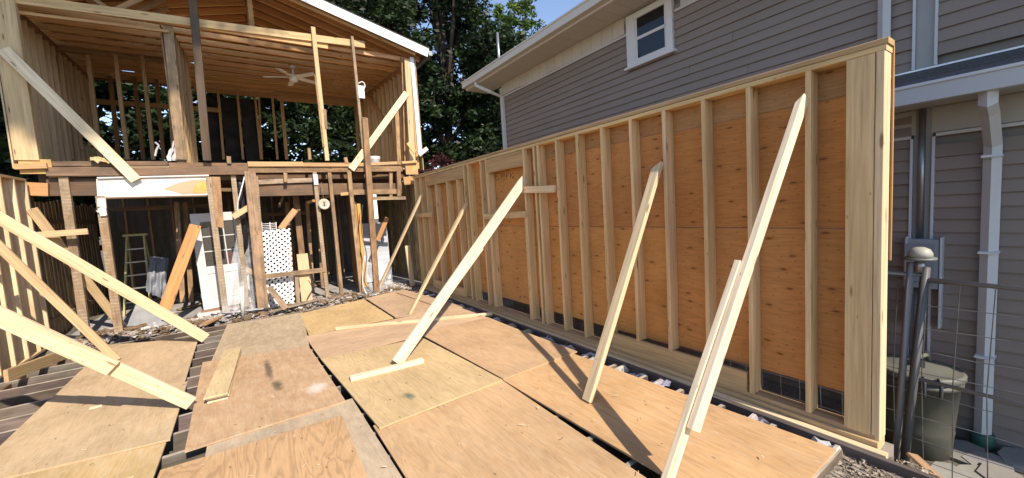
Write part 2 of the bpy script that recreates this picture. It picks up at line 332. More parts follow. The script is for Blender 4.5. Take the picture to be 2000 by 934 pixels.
def scatter(name, cnt, area, size, color, label):
    V = []; F = []; q0 = [(0, 3, 2, 1), (4, 5, 6, 7), (0, 1, 5, 4), (1, 2, 6, 5), (2, 3, 7, 6), (3, 0, 4, 7)]
    for i in range(cnt):
        x = random.uniform(area[0], area[1]); y = random.uniform(area[2], area[3]); a = random.uniform(0, 3.14); l = size*random.uniform(.5, 2.5); ww = size*random.uniform(.15, .4); t = .0025
        dx, dy = Vector((math.cos(a)*l, math.sin(a)*l, 0)), Vector((-math.sin(a)*ww, math.cos(a)*ww, 0)); c = Vector((x, y, .047)); b = len(V)
        for z in (0, t): V += [c-dx-dy+Vector((0, 0, z)), c+dx-dy+Vector((0, 0, z)), c+dx+dy+Vector((0, 0, z)), c-dx+dy+Vector((0, 0, z))]
        F += [tuple(k+b for k in f) for f in q0]
    tag(link(name, newmesh(name, V, F), 'lumber', None, color), label, 'wood chips', kind='stuff')
scatter('wood_chips', 130, (-1.8, 3.0, 1.0, 8.6), .010, (.72, .58, .38), 'pale wood chips scattered over the plywood sheets')
scatter('wood_chips', 60, (-1.8, 3.0, 1.0, 8.6), .009, (.16, .11, .07), 'dark splinters scattered over the plywood sheets')
# ================================================================== new framed wall at right
XW = 3.53; DP = .14
NW = thing('framed_wall', 'new stud wall with orange plywood sheathing along the right of the floor', 'stud wall', (XW, 5, 0))
beam('bottom_plate', (XW+DP/2-.012, .78, -.012), (XW+DP/2-.012, 9.55, -.012), DP+.03, .075, (.60, .42, .23), NW, 'lumber')
beam('bottom_plate', (XW+DP/2, .80, .045), (XW+DP/2, 9.55, .045), DP, .038, (.50, .34, .185), NW, 'lumber')
beam('top_plate', (XW+DP/2, .77, 2.722), (XW+DP/2, 9.55, 2.722), DP, .038, STUD, NW)
beam('top_plate', (XW+DP/2, .76, 2.762), (XW+DP/2, 9.6, 2.762), DP+.004, .038, (.50, .34, .18), NW)
def stud(y, z0=.066, z1=2.702, t=.038, x=XW, d=DP, c=STUD):
    return beam('stud', (x+d/2, y+t/2, z0), (x+d/2, y+t/2, z1), d, t, c, NW, up=(0, 1, 0), warp=.004)
stud(.775, z0=.028, t=.045, c=NEW)
beam('flat_stud', (XW+.02, .90, .05), (XW+.02, .90, 2.70), .15, .04, (.68, .49, .28), NW, up=(1, 0, 0), warp=.001)
for yy in (1.18, 1.60): stud(yy)
for yy in (1.99, 2.40, 2.81): stud(yy, z0=.235)
for yy in (3.23, 3.65, 4.05, 4.46, 4.55, 4.81): stud(yy)
stud(4.85, z1=1.72); stud(5.94); stud(5.90, z1=2.47); stud(6.14); stud(6.63); stud(7.12, z1=2.47); stud(7.61, z1=2.47); stud(8.21, z1=2.47)
stud(6.80); stud(8.75); stud(9.12); stud(9.5)
beam('header', (XW+.03, 4.85, 2.575), (XW+.03, 5.94, 2.575), .06, .235, (.56, .37, .19), NW)
beam('header', (XW+.03, 6.84, 2.575), (XW+.03, 8.75, 2.575), .06, .235, (.50, .33, .17), NW)
beam('window_sill', (XW-.02, 4.80, 1.715), (XW-.02, 6.08, 1.70), .04, .10, STUD, NW)
beam('blocking', (XW+.02, 1.66, .145), (XW+.02, 3.22, .145), .038, .19, (.60, .42, .23), NW)
beam('blocking', (XW+.02, 7.16, .145), (XW+.02, 8.75, .145), .038, .19, STUD, NW)
SX = XW+DP+.008
def she(y0, y1, z0, z1, c=SHE): return beam('sheathing_panel', (SX, y0, (z0+z1)/2), (SX, y1, (z0+z1)/2), .012, z1-z0, c, NW, 'sheathing', warp=0)
for i, (y0, y1) in enumerate([(.80, 2.417), (2.42, 4.857), (4.86, 7.297), (7.30, 9.6)]):
    she(y0, y1, .255 if i < 1 else (.235, .235, .23, .02)[i], 1.518, [(.62, .295, .10), (.64, .31, .105), (.67, .335, .12), (.60, .30, .11)][i]); she(y0, y1, 1.524, (2.49, 2.51, 2.74, 2.74)[i], [(.57, .25, .08), (.62, .285, .095), (.60, .28, .095), (.58, .28, .10)][i])
    if i < 2: she(y0, y1, (2.493, 2.513)[i], 2.742, (.46, .25, .11))
beam('end_strip', (SX+.012, .77, 1.3), (SX+.012, .77, 2.75), .02, .012, (.50, .28, .12), NW, up=(0, 1, 0))
for st in ([(974, 338), (967, 340), (968, 351), (975, 350)], [(968, 345), (973, 344)], [(979, 350), (980, 341), (985, 340), (985, 345), (981, 346)], [(989, 349), (989, 339)], [(989, 340), (995, 338)], [(989, 344), (993, 343)], [(997, 348), (997, 338)], [(1002, 337), (998, 343), (1003, 347)]):
    tube('pencil_mark', [PX(u, v_, SX-.0085) for u, v_ in st], .004, (.10, .04, .02), NW, 'plastic', 4)
# ---- left framed wall
LW = thing('framed_wall', 'new stud wall with brown sheathing at the left edge of the floor', 'stud wall', (-2.9, 7, 0))
beam('bottom_plate', (-2.97, 3.2, .02), (-2.97, 9.62, .02), .14, .038, STUD, LW); beam('top_plate', (-2.97, 3.2, 2.75), (-2.97, 9.62, 2.75), .14, .038, (.42, .28, .15), LW)
y = 3.25
while y < 9.65: beam('stud', (-2.97, y, .04), (-2.97, y, 2.73), .14, .038, NEW, LW, up=(0, 1, 0)); y += .3975
for y0, y1 in ((3.2, 5.3), (5.305, 7.4), (7.405, 9.62)): beam('sheathing_panel', (-3.05, y0, 1.38), (-3.05, y1, 1.38), .012, 2.74, (.40, .27, .15), LW, 'sheathing', warp=0)
# ================================================================== braces and loose lumber
BR = 'braces propping the stud walls'
def brace(p0, p1, w, h, c, label, up=(0, -1, 0), cut=(0, 0), mat='lumber', group=BR, name='brace', cat='brace', **kw):
    return tag(beam(name, p0, p1, w, h, c, None, mat, up=up, cut=cut, ja=.02, **kw), label, cat, group)
Zf = .03
# right wall braces
b = PX(1354, 840, 2.20); t = PX(1566, 200, 3.49); d = t-b
foot = b-d*((b.z-.045)/d.z); sh_ = Vector((-.022, .047, -.006))
brace(foot+sh_, foot+sh_+d*.62, .09, .042, CREAM, 'lower board of the doubled brace nearest the camera at right')
brace(b, t, .10, .045, CREAM, 'upper board of the doubled brace reaching the top of the new wall near its end', cut=(0, -.08))
brace(PZ(1147, 783, Zf), PX(1284, 325, 3.50), .05, .095, (.70, .55, .34), 'single brace on the new wall with a large knot near its foot', cut=(0, -.08))
b3, t3 = PZ(775, 709, .06), PX(1022, 354, 3.49); d3 = (t3-b3)
brace(b3, t3, .14, .038, CREAM, 'long bright middle brace standing on the yellow green sheet', up=(0, -1, 0), cut=(.0, -.1))
brace(b3+d3*.02+Vector((.0, .042, -.01)), b3+d3*.60+Vector((.03, .042, -.035)), .13, .036, CREAM, 'shorter board lapped against the lower half of the long middle brace')
brace(PZ(800, 613, .02), PX(911, 398, 3.50), .045, .09, (.68, .50, .29), 'thin brown brace fourth from the near end of the new wall')
brace(PZ(739, 565, .02), PX(824, 380, 3.50), .05, .10, NEW, 'brace at the far end of the new wall beside the rubble')
brace(PX(1020, 371, 3.49), PX(1084, 369, 3.49), .035, .10, NEW, 'short block nailed to the studs at the top of the long middle brace', up=(0, 0, 1), name='nailed_block', cat='wood block', group='short blocks nailed to studs')
brace(PX(812, 421, 3.49), PX(843, 419, 3.49), .035, .10, STUD, 'short block nailed across the far studs of the new wall', up=(0, 0, 1), name='nailed_block', cat='wood block', group='short blocks nailed to studs')
brace(PZ(684, 740, .062), PZ(826, 704, .062), .09, .045, CREAM, 'short cleat lying on the yellow green sheet against the middle brace foot', up=(0, 0, 1), name='floor_cleat', cat='wood block', group='loose boards on the floor')
brace(PZ(656, 642, .05), PZ(962, 613, .05), .038, .05, NEW, 'long thin board lying across the pinkish sheet towards the new wall', up=(0, 0, 1), name='loose_board', cat='board', group='loose boards on the floor')
brace(PZ(776, 572, .03), PZ(846, 596, .03), .05, .04, (.52, .38, .24), 'short board lying flat on the dull brown sheet at the far end', up=(0, 0, 1), name='loose_board', cat='board', group='loose boards on the floor')
# left wall braces
b = PZ(374, 788, .07); t = PY(0, 616, 5.13)
t = b+(t-b)*1.55; dl = t-b
brace(b, b+dl*.42, .125, .042, (.74, .58, .37), 'lower board of the doubled brace nearest the camera at left')
brace(b+dl*.285+Vector((.0, -.046, .012)), t+Vector((0, -.046, .012)), .14, .042, (.74, .58, .37), 'upper board of the doubled brace nearest the camera at left')
b = PZ(228, 703, .03); t = PY(0, 483, 7.45); brace(b, b+(t-b)*1.3, .095, .045, (.64, .47, .27), 'narrow brace second from the camera at left')
b = PZ(402, 661, .06); t = PY(0, 427, 8.05); brace(b, b+(t-b)*1.10, .145, .042, (.73, .55, .34), 'long brace third from the camera at left, foot on the joists')
brace(PZ(240, 640, .0), PX(62, 408, -2.87), .13, .04, (.64, .47, .27), 'farthest brace at left, crossing behind the long one')
brace(PY(66, 460, 9.55), PY(172, 452, 9.55), .04, .10, (.64, .47, .27), 'short block nailed level across the left posts', up=(0, 0, 1), name='nailed_block', cat='wood block', group='short blocks nailed to studs')
b = PZ(112, 682, .0); t = PX(0, 745, -2.6); brace(Vector((-2.45, 8.75, .03)), Vector((-2.63, 7.35, .16)), .04, .15, (.50, .36, .19), 'board leaning along the foot of the left wall', up=(0, 0, 1), name='loose_board', cat='board', group='loose boards on the floor')
# facade diagonals
brace(PY(6, 96, 9.62), PY(266, 352, 9.62), .165, .04, (.78, .65, .45), 'pale diagonal board across the upper left opening of the house', group='diagonal boards across the upper opening')
brace(PY(686, 331, 9.66), PY(794, 182, 9.66), .15, .04, (.80, .65, .42), 'pale diagonal board across the upper right opening of the house', group='diagonal boards across the upper opening')
brace(PY(322, 604, 9.55), PY(382, 440, 10.0), .19, .045, (.55, .26, .10), 'orange brown plank leaning in the opening beside the white door', name='leaning_plank', cat='plank', group='planks leaning at the house')
brace(PZ(398, 634, .05), PZ(432, 617, .07), .09, .045, (.48, .29, .16), 'short brown offcut lying before the white door', up=(0, 0, 1), name='offcut', cat='board', group='offcuts in the rubble')
brace(PZ(525, 610, .05), PZ(622, 585, .08), .10, .03, (.40, .32, .24), 'grey warped board on the rubble before the lattice', up=(0, 0, 1), name='offcut', cat='board', mat='old_lumber', group='offcuts in the rubble')
brace(PZ(560, 604, .05), PY(524, 560, 9.6), .11, .035, (.42, .29, .19), 'splintered board leaning against the big old post', up=(0, -1, 0), name='offcut', cat='board', mat='old_lumber', group='offcuts in the rubble', rag=.08)
brace(PY(455, 424, 9.6), PY(491, 402, 9.6), .11, .04, (.62, .42, .23), 'short light board nailed askew between the old posts', name='nailed_block', cat='wood block', group='short blocks nailed to studs')
brace(PY(548, 448, 10.1), PY(577, 410, 10.1), .13, .04, (.50, .31, .16), 'brown board slanting behind the top of the lattice', name='leaning_plank', cat='plank', group='planks leaning at the house')
brace(PY(737, 470, 10.3), PY(756, 425, 10.3), .11, .04, (.52, .28, .12), 'orange board slanting among the posts beside the right fence', name='leaning_plank', cat='plank', group='planks leaning at the house')
brace(PZ(806, 560, .0), PY(795, 480, 9.75), .12, .03, (.58, .44, .27), 'board leaning on the right fence at the far end of the new wall', name='leaning_plank', cat='plank', group='planks leaning at the house')
brace(PY(796, 278, 9.55), PY(812, 300, 9.5), .10, .03, (.62, .40, .18), 'broken trim board hanging at the right corner of the house', name='broken_trim', cat='trim', group='hanging bits', rag=.04)
# stack of short boards
lab = ['lowest board of the small stack on the brown sheet', 'second board up in the small stack on the brown sheet', 'third board up in the small stack on the brown sheet', 'topmost stained board of the small stack on the brown sheet']
for i in range(4):
    z = .048+i*.021+(.001*i); sh = (.0, .03, -.015, -.02)[i]
    a = Vector((-.435+sh*.4, 4.93-(.02 if i == 3 else 0)+sh, z)); c = Vector((-.345+sh*.3, 6.62+sh, z))
    tag(beam('stacked_board', a, c, .20 if i == 3 else .17, .020, (.60, .46, .26) if i == 3 else CREAM, None, 'plywood' if i == 3 else 'lumber', ja=.02), lab[i], 'board', 'small stack of boards')
brace(PZ(176, 799, .04), PZ(200, 793, .04), .05, .03, NEW, 'small wood offcut on the pale tan sheet at left', up=(0, 0, 1), name='offcut', cat='wood block', group='offcuts in the rubble')
# ================================================================== the stripped house
HO = thing('stripped_house', 'old two storey house stripped to its studs with open front', 'house', (.4, 9.8, 0))
def hb(name, p0, p1, w, h, c, mat='lumber', up=(0, 0, 1), **kw): return beam(name, p0, p1, w, h, c, HO, mat, up=up, **kw)
def post(u0, v0, u1, v1, w, c, y=9.8, d=.09, mat='old_lumber', name='stud', y1=None, **kw):
    return beam(name, PY(u1, v1, y1 or y), PY(u0, v0, y), w, d, c, HO, mat, up=(0, -1, 0), **kw)
FU = 3.08                                   # upper floor level
YB = 14.0                                   # back wall
box('subfloor', (-2.95, 9.95, FU-.09), (3.75, YB, FU-.05), (.55, .42, .27), HO, 'plywood')
box('ground_slab', (-2.9, 9.75, -.3), (3.7, YB+.2, .0), (.42, .41, .39), HO, 'concrete')
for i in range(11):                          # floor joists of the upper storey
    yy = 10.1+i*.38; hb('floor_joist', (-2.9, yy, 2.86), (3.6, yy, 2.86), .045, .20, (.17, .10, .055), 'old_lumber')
# band of beams across the front
hb('beam', PY(90, 336, 9.72), PY(486, 334, 9.72), .06, .15, (.23, .145, .085), 'old_lumber', rag=.03)
hb('beam', PY(62, 321, 9.78), PY(330, 320, 9.78), .10, .085, (.27, .17, .10), 'old_lumber', rag=.05)
hb('beam', PY(330, 323, 9.76), PY(488, 324, 9.76), .08, .10, (.24, .15, .085), 'old_lumber', rag=.02)
hb('beam', PY(484, 321, 9.70), PY(592, 321, 9.70), .07, .10, (.52, .33, .17), 'lumber')
hb('beam', PY(592, 322, 9.70), PY(722, 322, 9.70), .07, .085, (.50, .31, .16), 'lumber')
hb('beam', PY(700, 322, 9.71), PY(790, 318, 9.71), .06, .07, (.56, .37, .20), 'lumber')
hb('beam', PY(484, 332, 9.74), PY(785, 330, 9.74), .07, .13, (.33, .21, .115), 'old_lumber')
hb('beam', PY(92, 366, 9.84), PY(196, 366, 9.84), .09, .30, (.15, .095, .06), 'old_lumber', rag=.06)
hb('beam', PY(498, 372, 9.86), PY(785, 368, 9.86), .10, .26, (.20, .125, .072), 'old_lumber', rag=.04)
hb('beam', PY(505, 356, 9.78), PY(612, 352, 9.78), .04, .10, (.38, .29, .20), 'old_lumber')
hb('beam', PY(400, 347, 9.88), PY(500, 345, 9.88), .06, .12, (.17, .11, .065), 'old_lumber')
hb('beam', PY(400, 371, 9.95), PY(500, 371, 9.95), .05, .07, (.22, .14, .08), 'old_lumber')
hb('beam', PY(688, 376, 9.76), PY(780, 374, 9.76), .05, .12, (.34, .22, .12), 'old_lumber')
hb('beam', PY(665, 380, 9.80), PY(718, 374, 9.80), .05, .07, (.52, .31, .15), 'lumber')
hb('crosspiece', PY(727, 388, 9.70), PY(792, 387, 9.70), .05, .08, (.46, .34, .21), 'old_lumber')
hb('crosspiece', PY(519, 540, 9.68), PY(634, 527, 9.68), .05, .10, (.37, .27, .17), 'old_lumber')
hb('crosspiece', PY(478, 525, 9.8), PY(520, 545, 9.72), .05, .10, (.45, .34, .22), 'old_lumber')
# rim ends in OSB and new lumber at both corners
box('rim_panel', (-2.98, 9.70, 2.86), (-2.62, 9.72, 3.10), (.58, .36, .13), HO, 'osb')
hb('rim_beam', PY(28, 326, 9.66), PY(92, 324, 9.66), .05, .09, (.50, .31, .15)); hb('rim_beam', PY(48, 369, 9.75), PY(95, 371, 9.75), .06, .22, (.50, .28, .12))
box('rim_panel', (3.40, 9.68, 2.83), (3.72, 9.70, 3.10), (.60, .38, .16), HO, 'osb')
hb('rim_beam', PY(785, 318, 9.64), PY(814, 316, 9.64), .05, .06, (.58, .39, .20)); hb('rim_beam', PY(788, 354, 9.74), PY(810, 352, 9.74), .06, .20, (.50, .30, .13))
# lower posts
LL = 'lath_lumber'
post(125, 346, 168, 656, .115, (.34, .24, .15), mat=LL, y=9.78); post(196, 383, 233, 648, .115, (.36, .24, .14), mat=LL, y=9.72)
post(408, 346, 441, 612, .10, (.36, .27, .18), mat=LL, y=9.7); post(422, 344, 430, 446, .13, (.40, .24, .12), y=9.66, d=.03, rag=.04)
post(455, 338, 483, 598, .085, (.38, .28, .18), mat=LL, y=9.8); post(488, 336, 516, 622, .19, (.37, .245, .15), y=9.6, d=.14, name='post', y1=9.35)
post(500, 345, 520, 610, .07, (.33, .24, .16), mat=LL, y=9.75)
post(614, 337, 641, 592, .08, (.37, .27, .17), mat=LL, y=9.72); post(643, 336, 668, 583, .075, (.35, .24, .14), y=9.76); post(681, 332, 706, 572, .09, (.40, .27, .15), y=9.74)
post(712, 228, 736, 572, .13, (.36, .215, .11), y=9.58, name='post', rag=.06); post(763, 334, 763, 386, .08, (.36, .24, .13)); post(778, 334, 779, 383, .10, (.36, .22, .115), y=9.72)
post(579, 535, 583, 600, .075, (.35, .26, .17), mat=LL, y=9.75); post(557, 338, 558, 356, .07, OLDL, y=9.7)
post(603, 290, 605, 312, .06, OLDL, y=9.68); post(447, 306, 448, 320, .07, (.45, .31, .18), y=9.72); post(674, 308, 677, 320, .07, (.50, .32, .17), y=9.7)
for (u, v, s) in ((618, 350, 1), ): hb('plaster_lump', PY(615, 339, 9.66), PY(618, 362, 9.66), .09, .03, (.70, .68, .66), 'concrete', up=(0, -1, 0), rag=.07)
for (u0, v0, u1, v1, w_) in ((198, 386, 200, 408, .11), (197, 402, 203, 424, .08), (201, 398, 204, 422, .07), (194, 408, 199, 415, .10)): hb('plaster_lump', PY(u0, v0, 9.665), PY(u1, v1, 9.655), w_, .03, (.66, .64, .61), 'concrete', up=(0, -1, 0), rag=.06)
# plasterboard over the left opening with torn brown patch
pb = [PY(188, 350, 9.70), PY(406, 345, 9.70), PY(406, 381, 9.70), PY(190, 386, 9.70)]
v = [Vector(p) for p in pb]+[Vector(p)+Vector((0, .03, 0)) for p in pb]
link('plasterboard', newmesh('plasterboard', v, [(3, 2, 1, 0), (4, 5, 6, 7), (0, 1, 5, 4), (1, 2, 6, 5), (2, 3, 7, 6), (3, 0, 4, 7)]), 'paint', HO, (.78, .74, .64))
pp = [PY(u, v_, 9.694) for u, v_ in [(319, 369), (335, 362), (352, 356), (378, 351), (398, 350), (404, 354), (404, 377), (356, 380), (342, 375)]]
link('torn_patch', newmesh('torn_patch', pp+[p+Vector((0, .004, 0)) for p in pp], [tuple(range(8, -1, -1)), tuple(range(9, 18))]+[(i, (i+1) % 9, 9+(i+1) % 9, 9+i) for i in range(9)]), 'paint', HO, (.50, .36, .22))
pp = [PY(u, v_, 9.688) for u, v_ in [(376, 375), (381, 362), (392, 356), (404, 355), (404, 377), (388, 378)]]
link('insulation_patch', newmesh('insulation_patch', pp+[p+Vector((0, .01, 0)) for p in pp], [tuple(range(5, -1, -1)), tuple(range(6, 12))]+[(i, (i+1) % 6, 6+(i+1) % 6, 6+i) for i in range(6)]), 'osb', HO, (.68, .42, .13))
hb('plaster_edge', PY(190, 348, 9.68), PY(408, 343, 9.68), .04, .03, (.72, .68, .63), 'concrete')
hb('lintel', PY(196, 388, 9.74), PY(404, 383, 9.74), .09, .03, (.20, .12, .07), 'old_lumber')
# lower interior: far partition, posts, shelves
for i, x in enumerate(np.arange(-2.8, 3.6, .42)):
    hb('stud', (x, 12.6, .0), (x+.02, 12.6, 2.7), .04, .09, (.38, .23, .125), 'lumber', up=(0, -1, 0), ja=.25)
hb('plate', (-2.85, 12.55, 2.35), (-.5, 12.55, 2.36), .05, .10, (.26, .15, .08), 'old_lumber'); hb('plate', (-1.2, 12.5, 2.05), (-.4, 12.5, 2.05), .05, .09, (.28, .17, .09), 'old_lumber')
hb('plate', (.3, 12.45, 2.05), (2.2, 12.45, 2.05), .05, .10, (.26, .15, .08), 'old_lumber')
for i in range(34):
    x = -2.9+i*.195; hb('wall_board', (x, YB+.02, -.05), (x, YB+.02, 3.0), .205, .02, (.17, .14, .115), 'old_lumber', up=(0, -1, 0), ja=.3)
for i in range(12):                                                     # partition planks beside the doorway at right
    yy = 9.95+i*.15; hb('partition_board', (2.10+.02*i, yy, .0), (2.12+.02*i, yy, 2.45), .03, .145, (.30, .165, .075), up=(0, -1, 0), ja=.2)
hb('stud', PY(714, 560, 9.95), PY(700, 398, 9.95), .08, .06, (.62, .36, .12), up=(0, -1, 0)); hb('stud', PY(708, 562, 10.0), PY(694, 395, 10.0), .05, .06, (.50, .28, .10), up=(0, -1, 0))
post(577, 380, 590, 500, .13, (.30, .17, .085), y=10.6, mat='old_lumber'); post(650, 400, 664, 560, .1, (.28, .16, .08), y=11.2)
for dx in range(3): hb('stud', (-.35+.3*dx, 11.6, 0), (-.35+.3*dx, 11.6, 2.7), .04, .09, (.20, .12, .065), 'old_lumber', up=(0, -1, 0))
hb('ceiling_batten', PY(600, 396, 10.3), PY(660, 378, 10.6), .05, .07, (.55, .33, .14)); hb('stud', PY(545, 405, 10.4), PY(560, 360, 10.4), .05, .05, (.25, .15, .08), 'old_lumber')
box('bottom_plate', (.55, 9.68, .0), (2.2, 9.78, .035), (.33, .26, .19), HO, 'old_lumber')
# ---- upper storey: trusses
ZC = 5.70; RX = .45; RZ = 6.80
def rightx(y): return 3.80-(y-9.7)*.088
for i in range(11):
    yy = 9.86+i*.41; xr = rightx(yy)+.04; hb('truss_chord', (-3.0, yy, ZC+.05), (xr, yy, ZC+.05), .04, .10, CEIL, ja=.28)
    hb('rafter', (RX, yy+.045, RZ), (xr+.25, yy+.045, ZC+.11), .04, .14, CEIL, ja=.15); hb('rafter', (RX, yy+.045, RZ), (-3.2, yy+.045, ZC+.11), .04, .14, CEIL, ja=.15)
    if i % 2 == 0 or i < 3:
        hb('truss_web', (RX, yy, ZC+.1), (RX, yy, RZ), .09, .04, (.36, .20, .09), up=(0, -1, 0))
        hb('truss_web', (-1.6, yy, ZC+.08), (-.95, yy, ZC+.62), .09, .035, (.40, .24, .12), up=(0, -1, 0)); hb('truss_web', (-1.7, yy, ZC+.08), (-2.1, yy, ZC+.40), .07, .035, (.36, .2, .1), up=(0, -1, 0))
ux = rightx(9.3)
def roofslab(name, x1, z1, c, mat, dz, th, y0, y1):
    v = []
    for k in (0, th):
        for (x, y) in ((RX, y0), (x1, y0), (x1, y1), (RX, y1)): v.append((x, y, (RZ if x == RX else z1)+dz+k))
    f = [(0, 1, 2, 3), (7, 6, 5, 4), (0, 4, 5, 1), (1, 5, 6, 2), (2, 6, 7, 3), (3, 7, 4, 0)]
    return link(name, newmesh(name, v, f), mat, HO, c)
EXR, EZR = 4.15, 5.87
roofslab('roof_deck', EXR, EZR-.03, (.42, .22, .095), 'plywood', .085, .02, 9.5, YB+.3); roofslab('roof_deck', -3.3, EZR-.03, (.42, .22, .095), 'plywood', .085, .02, 9.5, YB+.3)
roofslab('roof_covering', EXR+.04, EZR-.03, (.09, .08, .08), 'shingle_mat', .107, .03, 9.46, YB+.35); roofslab('roof_covering', -3.34, EZR-.03, (.09, .08, .08), 'shingle_mat', .107, .03, 9.46, YB+.35)
hb('fascia', (RX-.02, 9.47, RZ+.02), (EXR, 9.47, EZR-.02), .02, .21, WHITE, 'paint', warp=0); hb('fascia', (RX, 9.47, RZ+.02), (-3.3, 9.47, EZR-.02), .02, .21, WHITE, 'paint', warp=0)
hb('rake_rafter', (RX, 9.56, RZ-.10), (EXR-.3, 9.56, EZR-.04), .05, .13, (.42, .23, .10)); hb('rake_rafter', (RX, 9.56, RZ-.10), (-3.1, 9.56, EZR-.06), .05, .13, (.42, .23, .10))
box('eave_gutter', (EXR+.03, 9.5, EZR-.06), (EXR+.13, YB, EZR+.05), (.30, .30, .29), HO, 'metal')
for z in np.arange(ZC, RZ, .14):
    hw = (RZ-z)/(RZ-ZC); hb('gable_board', (RX-3.4*hw, YB+.2, z+.07), (RX+3.3*hw, YB+.2, z+.07), .02, .138, (.30, .17, .08), warp=0)
# front board with sun patches and posts of the upper opening
hb('front_beam', PY(-20, -8, 9.74), PY(712, 88, 9.74), .05, .15, (.60, .42, .23), warp=.0); hb('front_beam', PY(250, 28, 9.78), PY(640, 90, 9.78), .04, .14, CEIL)
hb('front_beam', PY(-20, 18, 9.80), PY(330, 62, 9.80), .05, .05, (.46, .27, .12))
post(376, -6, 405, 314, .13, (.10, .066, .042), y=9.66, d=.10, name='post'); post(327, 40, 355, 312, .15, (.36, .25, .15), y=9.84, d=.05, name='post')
post(611, 54, 639, 314, .085, (.60, .42, .23), y=9.68, mat='lumber'); post(616, 148, 632, 288, .04, (.42, .27, .14), y=9.63, d=.03); post(634, 214, 637, 252, .06, (.40, .26, .15), y=9.64, d=.03)
post(687, 72, 709, 290, .06, (.36, .26, .16), y=9.66); post(773, 204, 779, 322, .10, (.42, .26, .13), y=9.72); post(784, 112, 790, 316, .03, (.5, .3, .14), y=9.8)
hb('corner_post', (3.60, 9.74, FU-.1), (3.68, 9.74, ZC), .15, .10, (.66, .47, .26), up=(0, -1, 0)); hb('corner_post', (3.74, 9.76, FU-.1), (3.80, 9.76, ZC), .08, .08, (.55, .34, .15), up=(0, -1, 0))
hb('corner_trim', PY(820, 298, 9.70), PY(804, 112, 9.70), .10, .03, (.75, .76, .78), 'paint', up=(0, -1, 0)); hb('corner_trim', PY(834, 290, 9.6), PY(818, 303, 9.6), .10, .06, (.62, .64, .62), 'paint', up=(0, -1, 0))
hb('corner_post', (-2.88, 9.74, FU), (-2.88, 9.74, ZC), .27, .12, (.60, .44, .25), up=(0, -1, 0))
# side walls of the upper storey
y = 9.95
while y < YB:
    hb('stud', (rightx(y), y, FU-.05), (rightx(y), y, ZC), .10, .04, (.60, .41, .23), up=(0, 1, 0), ja=.12)
    hb('stud', (-2.95, y, FU-.05), (-2.95, y, ZC), .12, .04, (.62, .47, .29), up=(0, 1, 0), ja=.12); y += .30
hb('top_plate', (rightx(9.7)-.01, 9.7, ZC-.045), (rightx(YB)-.01, YB, ZC-.045), .12, .08, (.34, .19, .09)); hb('top_plate', (-2.95, 9.7, ZC-.045), (-2.95, YB, ZC-.045), .14, .08, (.30, .18, .09))
hb('wall_panel', (rightx(9.72)+.09, 9.72, 4.35), (rightx(YB)+.09, YB, 4.35), .02, 2.8, (.58, .41, .23), 'plywood', warp=0)
hb('wall_panel', (-3.04, 9.70, 4.35), (-3.04, YB, 4.35), .02, 2.8, (.58, .45, .28), 'plywood', warp=0)
hb('let_in_brace', (rightx(11.2)-.06, 11.2, 4.2), (rightx(12.6)-.06, 12.6, 5.5), .03, .13, (.44, .25, .11), up=(0, 0, 1))
# partition between the rooms (edge on) and wall of the left room
for i in range(9): hb('stud', (-.98+.012*i, 9.98+i*.2, FU-.05), (-.92+.012*i, 9.98+i*.2, ZC), .09, .04, (.40, .27, .15), up=(0, 1, 0), ja=.2)
hb('wall_panel', (-1.03, 9.95, 4.38), (-.93, 11.75, 4.38), .02, 2.6, (.34, .235, .14), 'plywood', warp=0)
hb('plate', (-2.9, 11.9, 5.64), (-1.0, 11.9, 5.64), .09, .09, (.40, .26, .14)); hb('plate', (-2.9, 11.9, 3.06), (-1.0, 11.9, 3.06), .09, .05, (.40, .26, .14))
for u0, u1 in ((118, 142), (172, 196), (226, 250), (278, 300), (326, 340)): post(u0, 108, u1, 312, .07, (.46, .31, .17), y=11.9, mat='lumber')
hb('plate', (-2.9, YB-.05, 5.10), (-.4, YB-.05, 5.10), .09, .12, (.38, .23, .11))
for u0, u1 in ((215, 232), (262, 280), (305, 320)): post(u0, 150, u1, 312, .08, (.28, .17, .09), y=YB-.05, mat='lumber')
# back wall of the upper storey
hb('plate', (-.9, YB, ZC-.05), (3.5, YB, ZC-.05), .09, .12, (.44, .26, .12)); hb('plate', (-2.9, YB, FU), (3.5, YB, FU), .09, .05, (.4, .25, .12))
hb('header', PY(540, 188, YB-.06), PY(702, 202, YB-.06), .05, .26, (.52, .32, .15))
for u0, u1, w_ in ((425, 437, .06), (463, 475, .06), (497, 510, .06), (505, 512, .05), (531, 542, .06), (549, 560, .09), (694, 702, .09), (722, 732, .06)):
    post(u0, 172+(u0-425)*.1, u1, 312, w_, (.44, .27, .13), y=YB-.02, mat='lumber')
for (u0, u1) in ((384, 424), (427, 462), (465, 496)):
    a = PY(u0, 170, YB+.12); c = PY(u1, 170, YB+.12); hb('dark_panel', (a.x, YB+.12, 4.3), (c.x, YB+.12, 4.3), .01, 2.45, (.035, .033, .034), 'dark_panel_mat', warp=0)  # plain near-black panels just outside the gaps between the back studs
a = PY(708, 205, YB+.1); c = PY(752, 205, YB+.1); hb('dark_panel', (a.x, YB+.12, 4.25), (c.x, YB+.12, 4.25), .01, 2.4, (.06, .06, .065), 'dark_panel_mat', warp=0)
